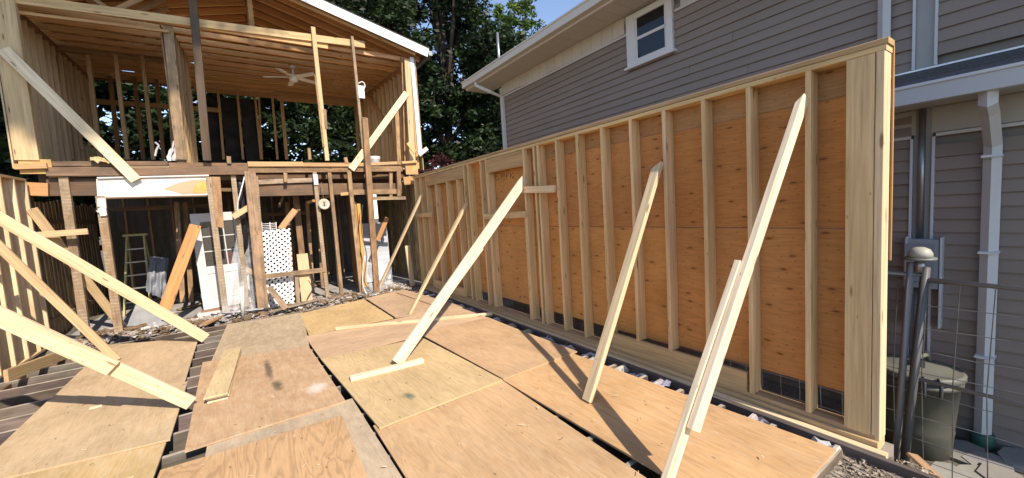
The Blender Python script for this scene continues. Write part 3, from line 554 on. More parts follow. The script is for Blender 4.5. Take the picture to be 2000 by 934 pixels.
# ================================================================== things in and on the house
fan_c = Vector((1.27, 11.2, 5.40))
FAN = thing('ceiling_fan', 'white ceiling fan hanging under the joists of the upper storey', 'ceiling fan', fan_c)
lathe('motor', [(.03, -.12), (.09, -.10), (.11, -.03), (.10, .04), (.05, .08), (.02, .09)], fan_c, (.70, .69, .66), FAN); tube('downrod', [fan_c+Vector((0, 0, .08)), fan_c+Vector((0, 0, .22))], .018, WHITE, FAN)
lathe('canopy', [(.02, .0), (.07, .03), (.075, .09)], fan_c+Vector((0, 0, .20)), (.65, .64, .62), FAN)
for k in range(5):
    a = .35+k*2*math.pi/5; d = Vector((math.cos(a), math.sin(a), -.03)); beam('blade', fan_c+d*.10, fan_c+d*.66, .13, .012, (.66, .64, .60), FAN, 'paint', up=Vector((-math.sin(a)*.2, math.cos(a)*.2, 1)), warp=0)
# white door
dc = [PY(381, 420, 10.35), PY(470, 416, 10.35)]
DW = .86; DH = 2.02; dz0 = .085; dm = Matrix.Translation((-.955, 10.35, dz0))@Matrix.Rotation(math.radians(1.5), 4, 'Z')@Matrix.Rotation(math.radians(-1.0), 4, 'Y')
DO = thing('white_door', 'white panelled door with nine small panes standing in the opening', 'door', (-.55, 10.35, dz0))
def dbox(name, x0, x1, z0, z1, y0=0., y1=.04, c=(.62, .62, .60), mat='paint', par=None):
    o = box(name, (x0, y0, z0), (x1, y1, z1), c, None, mat); o.matrix_world = dm@o.matrix_basis; o.parent = par or DO; o.matrix_parent_inverse = EM[DO.name].inverted() if par is None else par.matrix_basis.inverted() if False else EM[DO.name].inverted(); return o
gx0, gx1, gz0, gz1 = .15, .71, .90, 1.84
dbox('stile', 0, gx0, 0, DH); dbox('stile', gx1, DW, 0, DH); dbox('rail', gx0, gx1, gz1, DH, .001, .039); dbox('rail', gx0, gx1, .74, gz0, .001, .039); dbox('rail', gx0, gx1, 0, .16, .001, .039)
dbox('middle_stile', .40, .46, .16, .74, .001, .039)
for x0, x1 in ((gx0, .40), (.46, gx1)): dbox('door_panel', x0, x1, .16, .74, .014, .03); dbox('raised_panel', x0+.045, x1-.045, .21, .69, .006, .014)
for i in range(1, 3):
    x = gx0+(gx1-gx0)*i/3; dbox('muntin', x-.011, x+.011, gz0, gz1, .004, .036); z = gz0+(gz1-gz0)*i/3; dbox('muntin', gx0, gx1, z-.011, z+.011, .006, .034)
for i in range(3):
    for j in range(3):
        xa = gx0+(gx1-gx0)*i/3; za = gz0+(gz1-gz0)*j/3; dbox('pane', xa+.008, xa+(gx1-gx0)/3-.008, za+.008, za+(gz1-gz0)/3-.008, .018, .022, (.9, .9, .9), 'glass')
for z in (.3, 1.0, 1.7): dbox('hinge', -.012, .004, z-.05, z+.05, .002, .03, (.5, .48, .42), 'metal')
tag(box('door_step', (-1.05, 10.1, .0), (-.05, 10.45, .05), (.60, .60, .58), None, 'concrete'), 'pale concrete step under the white door', 'step')
tag(box('threshold_board', (-1.0, 10.28, .052), (-.1, 10.42, .08), (.30, .17, .10), None, 'lumber'), 'brown threshold board under the white door', 'board', 'offcuts in the rubble')
# red container behind the door glass
rc = Vector((-.37, 10.62, 1.0)); RC = thing('red_container', 'red plastic container seen through the door panes', 'container', (rc.x, rc.y, .93))
box('body', (rc.x-.10, rc.y-.06, .93), (rc.x+.10, rc.y+.06, 1.17), (.62, .035, .02), RC, 'plastic'); box('neck', (rc.x-.07, rc.y-.05, 1.17), (rc.x+.0, rc.y+.05, 1.24), (.62, .035, .02), RC, 'plastic')
tag(box('work_bench', (-.75, 10.5, .88), (.15, 10.9, .93), (.2, .13, .08), None, 'old_lumber'), 'dark bench board behind the white door holding a red container', 'bench')
for x in (-.7, .1): pass
# lattice
la, lb, lc, ld = PY(509, 452, 10.0), PY(566, 446, 10.0), PY(593, 588, 9.75), PY(518, 606, 9.75)
LT = thing('lattice_panel', 'white plastic lattice panel leaning behind the old posts', 'lattice', (ld+lc)/2)
e1, e2 = lb-la, ld-la; wl, hl = e1.length, e2.length; ex, ey = e1.normalized(), e2.normalized(); nn_ = ex.cross(ey).normalized()
if nn_.y > 0: nn_ = -nn_
for s in (1, -1):
    k = -hl if s > 0 else 0.
    while k < (wl if s > 0 else wl+hl):
        # strip: x = k + s*t clipped to the panel
        ts = sorted([max(0, (0-k)*s if s > 0 else (k-wl)), min(hl, (wl-k) if s > 0 else k)])
        t0 = max(0., -k) if s > 0 else max(0., k-wl); t1 = min(hl, wl-k) if s > 0 else min(hl, k)
        if t1-t0 > .06:
            p0 = la+ex*(k+s*t0)+ey*t0+nn_*(.005*s); p1 = la+ex*(k+s*t1)+ey*t1+nn_*(.005*s); beam('strip', p0, p1, .040, .007, (.80, .80, .80), LT, 'plastic', up=nn_, warp=0, seg=1, ja=.01)
        k += .112
RK = thing('wire_rack', 'white wire shelf rack standing behind the lattice top', 'rack', PY(525, 470, 10.2))
for i in range(6): tube('wire', [PY(509, 438+i*3.4, 10.2), PY(540, 436+i*3.4, 10.2)], .007, WHITE, RK, n=5)
for u in (511, 527, 539): tube('wire', [PY(u, 434, 10.19), PY(u+2, 470, 10.19)], .008, WHITE, RK, n=5)
brace(PY(600, 588, 9.62), PY(590, 496, 9.85), .22, .015, (.62, .42, .25), 'tan plywood offcut leaning beside the lattice', mat='plywood', name='plywood_offcut', cat='plywood', group='planks leaning at the house')
# round plate, bucket, outlet, pipes
pc = PY(633, 399, 9.60); RP = thing('round_plate', 'round cream plate hanging between two old studs', 'plate', pc-Vector((0, 0, .12)))
dk = lathe('disc', [(.02, 0), (.11, 0), (.12, .012), (.115, .028), (.02, .03)], pc, (.62, .58, .46), RP, 'plastic', axis='Y'); dk.data.polygons.foreach_set('use_smooth', [False]*len(dk.data.polygons)); lathe('rim', [(.092, .0315), (.105, .038), (.114, .025)], pc, (.56, .51, .39), RP, 'plastic', axis='Y')
for a, b_, c, d in ((0, .06, 0, -.06), (-.045, -.02, .045, -.02), (-.03, .03, .03, .03)): beam('emblem', pc+Vector((a, -.034, b_)), pc+Vector((c, -.034, d)), .016, .006, (.10, .08, .06), RP, 'plastic', up=(0, -1, 0), warp=0, seg=1)
tube('hanger', [pc+Vector((0, 0, .11)), pc+Vector((0, .1, .5))], .006, (.2, .18, .15), RP, n=5)
bc = PY(730, 311, 10.0); bc.z = FU-.05; BK = thing('white_bucket', 'white plastic bucket on the upper floor edge at right', 'bucket', bc); lathe('body', [(.13, 0), (.15, .24), (.155, .25), (.155, .27), (.14, .27), (.12, .03), (.0, .03)], bc, (.82, .83, .84), BK); tube('handle', spline([bc+Vector((-.155, 0, .24)), bc+Vector((-.1, -.13, .20)), bc+Vector((.1, -.13, .20)), bc+Vector((.155, 0, .24))]), .004, (.5, .5, .5), BK, n=5)
OC = thing('dangling_outlet', 'white outlet box dangling on a cable at the upper right stud', 'outlet', PY(706, 190, 9.6)); box('box', PY(701, 191, 9.6), PY(711, 168, 9.6)+Vector((0, .05, 0)), (.75, .75, .74), OC, 'plastic'); tube('cable', spline([PY(700, 163, 9.62), PY(708, 160, 9.6), PY(713, 168, 9.6), PY(708, 178, 9.6)]), .012, (.78, .78, .76), OC, 'cable_mat', n=6)
tag(tube('vent_pipe', [PY(481, 500, 9.9), PY(470, 362, 9.9), PY(466, 352, 9.9)], .055, (.03, .03, .035), None, 'plastic', 12), 'black vent pipe rising beside the big old post', 'pipe', 'pipes at the house front')
tag(tube('drain_pipe', [PZ(475, 626, -.05), PY(472, 560, 9.15)], .035, (.66, .66, .60), None, 'plastic', 12), 'pale plastic pipe standing in the rubble before the plastic film', 'pipe', 'pipes at the house front')
for i, (u0, u1) in enumerate(((476, 508), (481, 503))): tag(tube('copper_pipe', [PY(u1, 600, 9.66), PY(u0, 345, 9.7)], .013, (.24, .12, .075), None, 'metal', 6), ('thin brown pipe close beside the big old post', 'thin brown pipe next to the black vent pipe')[i], 'pipe', 'pipes at the house front')
tag(tube('hose', spline([PY(303, 305, 10.6), PY(306, 292, 10.6), PY(310, 285, 10.6), PY(303, 278, 10.6)]), .02, (.8, .8, .8), None, 'plastic', 6), 'white curved pipe stub on the upper floor at left', 'pipe', 'pipes at the house front')
# ladder
l0, l1 = PY(238, 585, 11.6), PY(293, 590, 11.6); l0.z = l1.z = .0; t0, t1 = PY(248, 462, 11.95), PY(281, 460, 11.95)
LA = thing('step_ladder', 'yellow step ladder standing in the dark lower room', 'ladder', (l0+l1)/2)
for p, q in ((l0, t0), (l1, t1)):
    beam('rail', p, q, .07, .035, (.46, .40, .17), LA, 'paint', up=(1, 0, 0)); beam('rear_leg', Vector((p.x, p.y+.95, 0)), q+Vector((0, .06, 0)), .05, .03, (.40, .35, .16), LA, 'paint', up=(1, 0, 0))
for i in range(1, 6):
    k = i/6; beam('rung', l0.lerp(t0, k), l1.lerp(t1, k), .08, .03, (.55, .55, .50), LA, 'metal', up=(0, 0, 1))
beam('top_cap', t0+Vector((-.06, .02, .02)), t1+Vector((.06, .02, .02)), .16, .05, (.46, .40, .17), LA, 'plastic')
SG = 'scrap boards in the lower room'
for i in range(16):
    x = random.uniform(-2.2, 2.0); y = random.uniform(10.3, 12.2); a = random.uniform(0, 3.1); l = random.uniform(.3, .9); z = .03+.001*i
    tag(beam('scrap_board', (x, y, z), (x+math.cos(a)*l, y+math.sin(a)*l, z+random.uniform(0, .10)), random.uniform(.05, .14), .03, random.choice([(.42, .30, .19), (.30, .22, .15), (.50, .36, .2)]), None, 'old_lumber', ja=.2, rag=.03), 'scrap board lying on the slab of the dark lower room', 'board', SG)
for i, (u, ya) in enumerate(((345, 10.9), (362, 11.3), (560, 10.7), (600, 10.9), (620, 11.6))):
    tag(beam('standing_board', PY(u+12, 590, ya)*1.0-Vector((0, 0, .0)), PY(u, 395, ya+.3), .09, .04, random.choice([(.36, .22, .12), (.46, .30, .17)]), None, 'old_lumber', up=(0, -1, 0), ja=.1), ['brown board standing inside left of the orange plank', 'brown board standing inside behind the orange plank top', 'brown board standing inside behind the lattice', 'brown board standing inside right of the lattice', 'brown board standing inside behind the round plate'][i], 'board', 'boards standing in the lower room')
# plastic film draped at the door
def film(name, pts, color, mat, label, cat, amp=.05):
    v = []; nu = 14; nv = 14; A, B, C, D = [Vector(p) for p in pts]; nrm = (B-A).cross(D-A).normalized()
    for i in range(nu+1):
        for j in range(nv+1):
            s, r = i/nu, j/nv; p = A*(1-s)*(1-r)+B*s*(1-r)+C*s*r+D*(1-s)*r
            p += nrm*(amp*(math.sin(s*13+r*3)+.6*math.sin(s*23-r*7)+.5*math.sin(r*17+s*5))*(.3+.7*r)); p.z = max(p.z, .01)
            v.append(p)
    f = [(i*(nv+1)+j, (i+1)*(nv+1)+j, (i+1)*(nv+1)+j+1, i*(nv+1)+j+1) for i in range(nu) for j in range(nv)]
    me = newmesh(name, v, f); smooth(me); return tag(link(name, me, mat, None, color), label, cat)
film('plastic_film', [PY(468, 432, 9.95), PY(498, 436, 9.95), PY(500, 612, 9.6), PY(432, 612, 9.55)], (.8, .8, .8), 'film', 'clear crumpled plastic film hanging beside the white door', 'plastic film')
film('tarp', [PZ(262, 612, .05)+Vector((0, .6, .25)), PZ(330, 600, .0)+Vector((0, .2, .12)), PZ(345, 640, .03), PZ(245, 640, .03)], (.42, .43, .44), 'plastic', 'grey crumpled sheet lying on the rubble at left', 'tarp', .03)
film('plastic_film', [PY(722, 505, 10.1), PY(765, 520, 10.0), PY(772, 575, 9.6), PY(712, 575, 9.6)], (.8, .8, .8), 'film', 'clear crumpled plastic film on the ground by the right fence', 'plastic film', .06)
film('bag', [PY(338, 276, 10.0), PY(345, 272, 10.1), PY(352, 314, 10.1), PY(326, 314, 9.95)], (.55, .55, .55), 'plastic', 'pale grey crumpled bag on the upper floor beside the partition', 'bag', .02)
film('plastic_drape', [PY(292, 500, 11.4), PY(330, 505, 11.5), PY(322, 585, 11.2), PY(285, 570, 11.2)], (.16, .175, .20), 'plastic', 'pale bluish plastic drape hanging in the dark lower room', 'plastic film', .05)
film('insulation_tuft', [PY(176, 306, 9.7), PY(212, 306, 9.7), PY(216, 316, 9.6), PY(174, 316, 9.6)], (.50, .42, .20), 'osb', 'yellowish insulation tuft lying on the beam at left', 'insulation', .025)
# white lap siding panel leaning behind posts at right
SP = thing('siding_panel', 'pale lap siding panel standing behind the posts at the right', 'siding panel', (2.85, 11.0, 0))
for i in range(14): beam('lap_board', (2.50, 10.95-.0*i, .1+.115*i), (3.20, 11.05, .1+.115*i), .02, .11, (.60, .63, .68), SP, 'vinyl', up=(0, -.15, 1), warp=0, seg=1)
# cables on the ground and hanging
def cab(pts, r, c, label): tag(tube('cable', spline(pts), r, c, None, 'cable_mat', 6), label, 'cable', 'loose cables at the house front')
for i in range(9):
    a = PZ(430+12*i, 622-1.6*i, .03); p = [a+Vector((random.uniform(-.25, .25), random.uniform(-.12, .15), random.uniform(.0, .10))) for _ in range(5)]
    cab(p, .011, random.choice([(.6, .6, .58), (.05, .05, .05), (.4, .4, .42)]), 'loose cable tangled in the rubble by the pale pipe')
cab([PY(478, 345, 9.6), PY(470, 375, 9.55), PY(464, 400, 9.6), PY(466, 425, 9.6)], .013, (.75, .75, .74), 'white cable hanging beside the black vent pipe')
cab([PY(708, 400, 9.7), PY(706, 450, 9.65), PY(716, 500, 9.65), PY(712, 550, 9.6), PZ(728, 572, .02)], .010, (.06, .06, .06), 'black cable hanging down past the yellow stud')
cab([PY(712, 500, 9.62), PY(708, 545, 9.6), PZ(716, 574, .03), PZ(735, 576, .03)], .012, (.70, .70, .68), 'white cable curling onto the rubble by the right doorway')
cab([PY(604, 540, 9.6), PY(612, 560, 9.55), PY(600, 590, 9.5), PZ(640, 596, .03)], .009, (.05, .05, .05), 'black cable looping beside the plywood offcut')
# rubble
def rubble(name, cnt, area, size, color, zf, label):
    P = rng.uniform(size=(cnt, 2)); V = []; F = []
    base = np.array([(-1, -1, -1), (1, -1, -1), (1, 1, -1), (-1, 1, -1), (-1, -1, 1), (1, -1, 1), (1, 1, 1), (-1, 1, 1)], float)*.5
    q = np.array([(0, 3, 2, 1), (4, 5, 6, 7), (0, 1, 5, 4), (1, 2, 6, 5), (2, 3, 7, 6), (3, 0, 4, 7)])
    for i in range(cnt):
        s = size*np.array([rng.uniform(.4, 2.6), rng.uniform(.3, 1.1), rng.uniform(.15, .6)])*rng.uniform(.4, 1.4)
        b_ = (base*(1+rng.uniform(-.35, .35, (8, 3))))*s; a = rng.uniform(0, 6.28); t_ = rng.uniform(-.5, .5)
        Rz = np.array([[math.cos(a), -math.sin(a), 0], [math.sin(a), math.cos(a), 0], [0, 0, 1]]); Rx = np.array([[1, 0, 0], [0, math.cos(t_), -math.sin(t_)], [0, math.sin(t_), math.cos(t_)]])
        x = area[0]+P[i, 0]*(area[1]-area[0]); y = area[2]+P[i, 1]*(area[3]-area[2])
        V.append(b_@Rx.T@Rz.T+np.array([x, y, zf(x, y)+s[2]*.4])); F.append(q+8*i)
    V = np.concatenate(V); F = np.concatenate(F); o = link(name, newmesh(name, V.tolist(), F.tolist()), 'rubble_mat', None, color); tag(o, label, 'rubble', kind='stuff'); return o
zr = lambda x, y: gz(x, y)+random.uniform(0, .04)
rubble('rubble', 1900, (-2.7, 3.5, 8.95, 10.3), .045, (.40, .36, .32), zr, 'grey plaster rubble strewn along the foot of the house')
rubble('rubble', 240, (-2.7, 3.5, 8.9, 10.2), .06, (.58, .55, .50), zr, 'pale plaster chips strewn along the foot of the house')
rubble('rubble', 500, (-2.7, 3.5, 8.9, 10.2), .08, (.22, .15, .09), zr, 'brown wood splinters strewn along the foot of the house')
rubble('rubble', 520, (-2.8, -2.0, 5.2, 9.2), .06, (.48, .46, .43), lambda x, y: random.choice((-.40, -.25, -.18)), 'pale debris between the joists at left')
rubble('rubble', 260, (-.75, -.4, 2.6, 8.0), .05, (.48, .46, .43), lambda x, y: -.44, 'pale debris between the joists at the middle')
# ================================================================== side fences at the house
def fence(name, label, x, y0, y1, z0, z1, c, lean=0.):
    t = thing(name, label, 'fence', (x, (y0+y1)/2, z0)); y = y0
    while y < y1:
        beam('fence_board', (x+random.uniform(-.01, .01), y, z0+random.uniform(-.03, .03)), (x+lean, y, z1+random.uniform(-.05, .05)), .02, .13, c, t, 'old_lumber', up=(0, 1, 0), ja=.3); y += .17
    for z in (z0+.4, z1-.4): beam('fence_rail', (x+.03, y0, z), (x+.03, y1, z), .04, .09, c, t, 'old_lumber')
fence('board_fence', 'dark brown upright board fence at the left of the lower room', -3.12, 9.75, 13.8, -.1, 2.5, (.30, .20, .11))
fence('board_fence', 'greenish brown upright board fence at the right beyond the new wall', 3.72, 9.75, 13.8, -.2, 2.72, (.46, .34, .17))
# ================================================================== neighbour house
XN = 5.2
NB = thing('neighbour_house', 'neighbouring house with taupe lap siding and white trim', 'house', (XN, 3, -.5))
Y0, Y1 = -3.0, 7.84; TAU = (.262, .210, .175)
def nb(name, lo, hi, c, mat='vinyl', **kw): return box(name, lo, hi, c, NB, mat, **kw)
nb('wall', (XN+.03, Y0, -.6), (XN+4.5, Y1-.02, 4.64), (.2, .18, .16))
prof = [(-.022, 0.), (-.022, .010), (-.004, .112), (.02, .112), (.02, 0.)]
def sid(y0, y1, z, c=TAU, parent=NB):
    v = []; 
    ns = 6
    for q in range(ns+1):
        wx, wz = random.uniform(-.0035, .0035), random.uniform(-.003, .003); yy = y0+(y1-y0)*q/ns; v += [(XN+a+wx*(a < 0), yy, z+b_+wz) for a, b_ in prof]
    f = [(q*5+i, q*5+(i+1) % 5, q*5+5+(i+1) % 5, q*5+5+i) for q in range(ns) for i in range(5)]+[(4, 3, 2, 1, 0), tuple(range(ns*5, ns*5+5))]
    return link('siding_board', newmesh('siding_board', v, f), 'vinyl', parent, jit(c, .045))
wy0, wy1, wz0, wz1 = 3.34, 4.13, 3.90, 4.66
z = -.42; i = 0
while z < 4.40:
    jn = (5.1, 2.3, 6.3, 3.0)[i % 4]+random.uniform(-.3, .3)
    if z+.112 > wz0 and z < wz1: sid(wy1-.0, Y1-.06, z); sid(.95, wy0, z)
    else: sid(.95, jn-.0015, z); sid(jn+.0015, Y1-.06, z)
    if z < 2.13 or z > 2.84: sid(Y0, .80, z)
    z += .112; i += 1
nb('foundation', (XN-.0, Y0, -.62), (XN+.05, Y1, -.42), (.30, .27, .24), 'concrete')
nb('corner_trim', (XN-.035, Y1-.09, -.4), (XN+.03, Y1+.01, 4.62), (.62, .60, .56)); nb('frieze_trim', (XN-.03, .9, 4.40), (XN+.02, wy0-.02, 4.435), (.60, .58, .55)); nb('frieze_trim', (XN-.03, wy1+.02, 4.40), (XN+.02, Y1-.09, 4.435), (.60, .58, .55))
yy = Y0
while yy < Y1-.05:
    if not (yy+.24 > wy0-.06 and yy < wy1+.06) : nb('frieze_panel', (XN-.015, yy, 4.437), (XN+.03, min(yy+.236, Y1), 4.70), (.58, .54, .47))
    yy += .24
yy = Y0
while yy < 8.5:
    nb('soffit_panel', (4.66, yy, 4.706), (XN+.05, yy+.236, 4.722), (.60, .56, .49)); yy += .24
nb('fascia', (4.63, Y0, 4.70), (4.655, 8.5, 4.87), (.60, .57, .51)); nb('eave_gutter', (4.53, Y0, 4.74), (4.628, 8.50, 4.865), (.62, .59, .53)); nb('gutter_lip', (4.515, Y0, 4.855), (4.545, 8.51, 4.885), (.64, .61, .55))
v = [(4.55, Y0, 4.88), (4.55, 8.5, 4.88), (7.6, 8.5, 5.75), (7.6, Y0, 5.75), (4.55, Y0, 4.91), (4.55, 8.5, 4.91), (7.6, 8.5, 5.78), (7.6, Y0, 5.78)]
NR = link('roof', newmesh('roof', v, [(0, 1, 2, 3), (7, 6, 5, 4), (0, 4, 5, 1), (1, 5, 6, 2), (2, 6, 7, 3), (3, 7, 4, 0)]), 'shingle_mat', NB, (.12, .11, .10))
p_ = PX(975, 120, 5.6); tube('roof_pipe', [(p_.x, p_.y, 5.1), PX(971, 64, 5.6)], .035, (.40, .39, .38), NB, 'metal', 10)
# window
WN = nb('window', (XN-.02, wy0+.10, wz0+.10), (XN+.02, wy1-.10, wz1-.10), (.05, .05, .05))
def wb(nm, lo, hi, c=(.70, .70, .69), mat='paint'):
    o = box(nm, lo, hi, c, None, mat); o.parent = WN; o.matrix_parent_inverse = WN.matrix_world.inverted() if False else (EM[NB.name]@EM[NB.name].inverted()@WN.matrix_basis).inverted(); return o
WN_ = WN
wb('frame', (XN-.06, wy0, wz0), (XN+.02, wy0+.10, wz1)); wb('frame', (XN-.06, wy1-.16, wz0), (XN+.02, wy1, wz1)); wb('frame', (XN-.059, wy0+.10, wz1-.09), (XN+.02, wy1-.16, wz1)); wb('frame', (XN-.059, wy0+.10, wz0), (XN+.02, wy1-.16, wz0+.08))
wb('sill', (XN-.085, wy0-.04, wz0-.035), (XN+.02, wy1+.04, wz0+.0)); wb('sash', (XN-.045, wy0+.10, wz0+.355), (XN+.01, wy1-.16, wz0+.40))
wb('sash', (XN-.045, wy0+.10, wz0+.08), (XN+.01, wy0+.13, wz1-.09)); wb('sash', (XN-.045, wy1-.19, wz0+.08), (XN+.01, wy1-.16, wz1-.09))
wb('pane', (XN-.034, wy0+.125, wz0+.07), (XN-.026, wy1-.185, wz0+.36), (.1, .1, .1), 'window_glass'); wb('pane', (XN-.035, wy0+.125, wz0+.395), (XN-.027, wy1-.185, wz1-.08), (.1, .1, .1), 'window_glass')
# downspouts
def spout(pts, c, w_=.075):
    o = tube('downspout', pts, w_*.62, c, NB, 'paint', 4); 
    for pg in o.data.polygons: pg.use_smooth = False
    return o
spout([(4.60, 7.95, 4.74), (4.60, 7.95, 4.66), (4.85, 7.80, 4.52), (XN-.05, 7.72, 4.40), (XN-.05, 7.72, -.35)], (.66, .65, .62))
spout([(XN-.06, 1.14, 4.7), (XN-.06, 1.14, 2.9), (XN-.06, 1.14, -.4)], (.56, .56, .55))
sp = .46; spout([(4.78, sp, 2.50), (4.78, sp, 2.40), (4.90, sp, 2.34), (XN-.07, sp, 2.10), (XN-.07, sp, 1.9), (XN-.07, sp, -.42)], (.60, .60, .585), .082)
lathe('drain_collar', [(.07, 0), (.075, .03), (.07, .06), (.075, .09), (.07, .14)], (XN-.07, sp, -.52), (.02, .10, .07), NB, 'plastic', 12)
for z in (2.0, 1.2, .3): nb('spout_strap', (XN-.145, sp-.055, z), (XN+.0, sp+.055, z+.02), (.66, .68, .70), 'paint')
# lower eave
for yy in np.arange(-1.0, 1.5, .3): nb('lower_soffit_panel', (4.80, yy, 2.50), (XN+.0, yy+.296, 2.512), (.50, .48, .43))
nb('lower_gutter', (4.70, -1.0, 2.49), (4.80, 1.6, 2.63), (.52, .53, .53)); nb('gutter_lip', (4.685, -1.0, 2.622), (4.712, 1.6, 2.648), (.62, .63, .64))
for i in range(5):
    z0_ = 2.65+i*.045; x0_ = 4.74+i*.105; v = [(x0_, -1.0, z0_), (x0_, 1.6, z0_), (x0_+.14, 1.6, z0_+.055), (x0_+.14, -1.0, z0_+.055), (x0_, -1.0, z0_+.012), (x0_, 1.6, z0_+.012), (x0_+.14, 1.6, z0_+.067), (x0_+.14, -1.0, z0_+.067)]
    if x0_ < 5.2: link('shingle_course', newmesh('shingle_course', v, [(0, 1, 2, 3), (7, 6, 5, 4), (0, 4, 5, 1), (1, 5, 6, 2), (2, 6, 7, 3), (3, 7, 4, 0)]), 'shingle_mat', NB, jit((.13, .125, .12), .15))
nb('flashing', (XN-.045, -1.0, 2.835), (XN-.02, 1.6, 2.855), (.60, .62, .65), 'metal'); nb('lower_frieze', (XN-.012, Y0, 2.27), (XN+.03, .82, 2.498), (.46, .44, .39)); nb('lower_frieze', (XN-.012, .92, 2.27), (XN+.03, 1.6, 2.498), (.46, .44, .39))
nb('frieze_trim', (XN-.03, Y0, 2.235), (XN+.0, .79, 2.265), (.60, .60, .58)); nb('frieze_trim', (XN-.03, .95, 2.235), (XN+.0, 1.6, 2.265), (.60, .60, .58))
for ya in (.795, .935): nb('channel_trim', (XN-.035, ya, -.4), (XN+.0, ya+.02, 2.235), (.58, .60, .62)); nb('channel_trim', (XN-.035, ya, 2.86), (XN+.0, ya+.02, 4.6), (.58, .60, .62))
nb('channel_back', (XN-.008, .815, -.42), (XN+.03, .935, 4.6), (.36, .35, .34)); tube('conduit', [(XN-.035, .875, 1.3), (XN-.035, .875, 2.49)], .024, (.32, .32, .32), NB, 'metal', 10); tube('conduit', [(XN-.035, .875, -.4), (XN-.035, .875, .9)], .03, (.32, .33, .34), NB, 'metal', 10)
nb('meter_box', (XN-.12, .74, .86), (XN-.01, .965, 1.31), (.30, .33, .37), 'paint', e=.01); nb('meter_cover', (XN-.135, .76, .90), (XN-.121, .945, 1.27), (.24, .27, .31), 'paint')
for ya in (.735, .955): nb('box_trim', (XN-.128, ya-.012, .50), (XN-.005, ya, 1.33), (.55, .57, .60))
# ================================================================== alley: wire fence, lamp, bin, stones
XF = 4.0
WF = thing('wire_fence', 'wire mesh fence with thin steel rails behind the new wall', 'fence', (XF, 3, -.5))
V = []; F = []
def addtube(pts, r, nn=4):
    v, f = tube_geo(pts, r, nn); o_ = len(V); V.extend(v); F.extend([tuple(i+o_ for i in q) for q in f])
for z in np.arange(-.42, 1.14, .17): addtube([(XF+random.uniform(-.015, .015), yy, z+random.uniform(-.012, .012)) for yy in np.arange(-2, 9.6, .4)], .0030)
for yy in np.arange(-2, 9.5, .155): addtube([(XF+random.uniform(-.01, .01), yy+random.uniform(-.01, .01), -.46), (XF+random.uniform(-.02, .02), yy+.02, .4), (XF, yy, 1.12)], .0030)
link('wire_mesh', newmesh('wire_mesh', V, F), 'metal', WF, (.26, .26, .25))
tube('rail', [(XF, -2, 1.06), (XF, .66, 1.13)], .016, (.16, .16, .165), WF, 'paint'); tube('rail', [(XF, .66, 1.16), (XF, 9.5, 1.16)], .014, (.16, .16, .165), WF, 'paint'); tube('rail', [(XF, -2, .30), (XF, .66, .38)], .014, (.16, .16, .165), WF, 'paint')
tube('fence_post', [(XF-.06, .74, -.55), (XF, .645, 1.22)], .026, (.10, .10, .10), WF, 'paint', 4); tube('fence_post', [(XF-.02, .79, -.55), (XF-.01, .72, 1.25)], .022, (.26, .26, .26), WF, 'paint', 4)
lc_ = Vector((XF-.0, .675, 1.27)); LP = thing('solar_lamp', 'small domed lamp cap on top of the leaning steel fence posts', 'lamp', lc_)
lathe('cap', [(.0, 0), (.085, 0), (.088, .018), (.0, .018)], lc_, (.16, .165, .16), LP, 'plastic', 20); lathe('dome', [(.068, 0), (.066, .03), (.052, .058), (.026, .072), (.0, .075)], lc_+Vector((0, 0, .02)), (.36, .35, .29), LP, 'plastic', 20); tube('bracket', [lc_+Vector((0, 0, -.09)), lc_], .03, (.34, .34, .34), LP, 'metal', 10)
bx, by_ = 4.70, .79; BN = thing('dustbin', 'olive green plastic dustbin with strapped lid in the alley', 'bin', (bx, by_, -.5))
lathe('body', [(.20, -.5), (.21, -.49), (.222, -.3), (.226, -.28), (.222, -.26), (.252, .12), (.268, .125), (.268, .15), (.256, .155), (.262, .20), (.25, .20)], (bx, by_, 0), (.075, .077, .062), BN, 'plastic', 36)
lid = lathe('lid', [(.272, .185), (.28, .19), (.28, .225), (.265, .24), (.255, .235), (.18, .262), (.07, .275), (.0, .277)], (bx, by_, 0), (.135, .137, .112), BN, 'plastic', 36)
tube('lid_handle', spline([(bx-.10, by_+.02, .28), (bx-.09, by_, .33), (bx+.06, by_-.04, .335), (bx+.10, by_-.05, .28)]), .018, (.13, .14, .10), BN, 'plastic', 8)
beam('strap', (bx-.28, by_-.06, .20), (bx-.02, by_-.02, .30), .05, .008, (.03, .03, .03), BN, 'plastic', warp=0)
for k in (-.12, .02):
    a = math.pi+.55+k*2.2; d = Vector((math.cos(a), math.sin(a), 0)); c0 = Vector((bx, by_, 0))+d*.28
    tube('clip', spline([c0+Vector((0, 0, .25)), c0+d*.03+Vector((0, 0, .20)), c0+d*.03+Vector((0, 0, .11)), c0+Vector((0, 0, .09))]), .012, (.06, .065, .07), BN, 'plastic', 6)
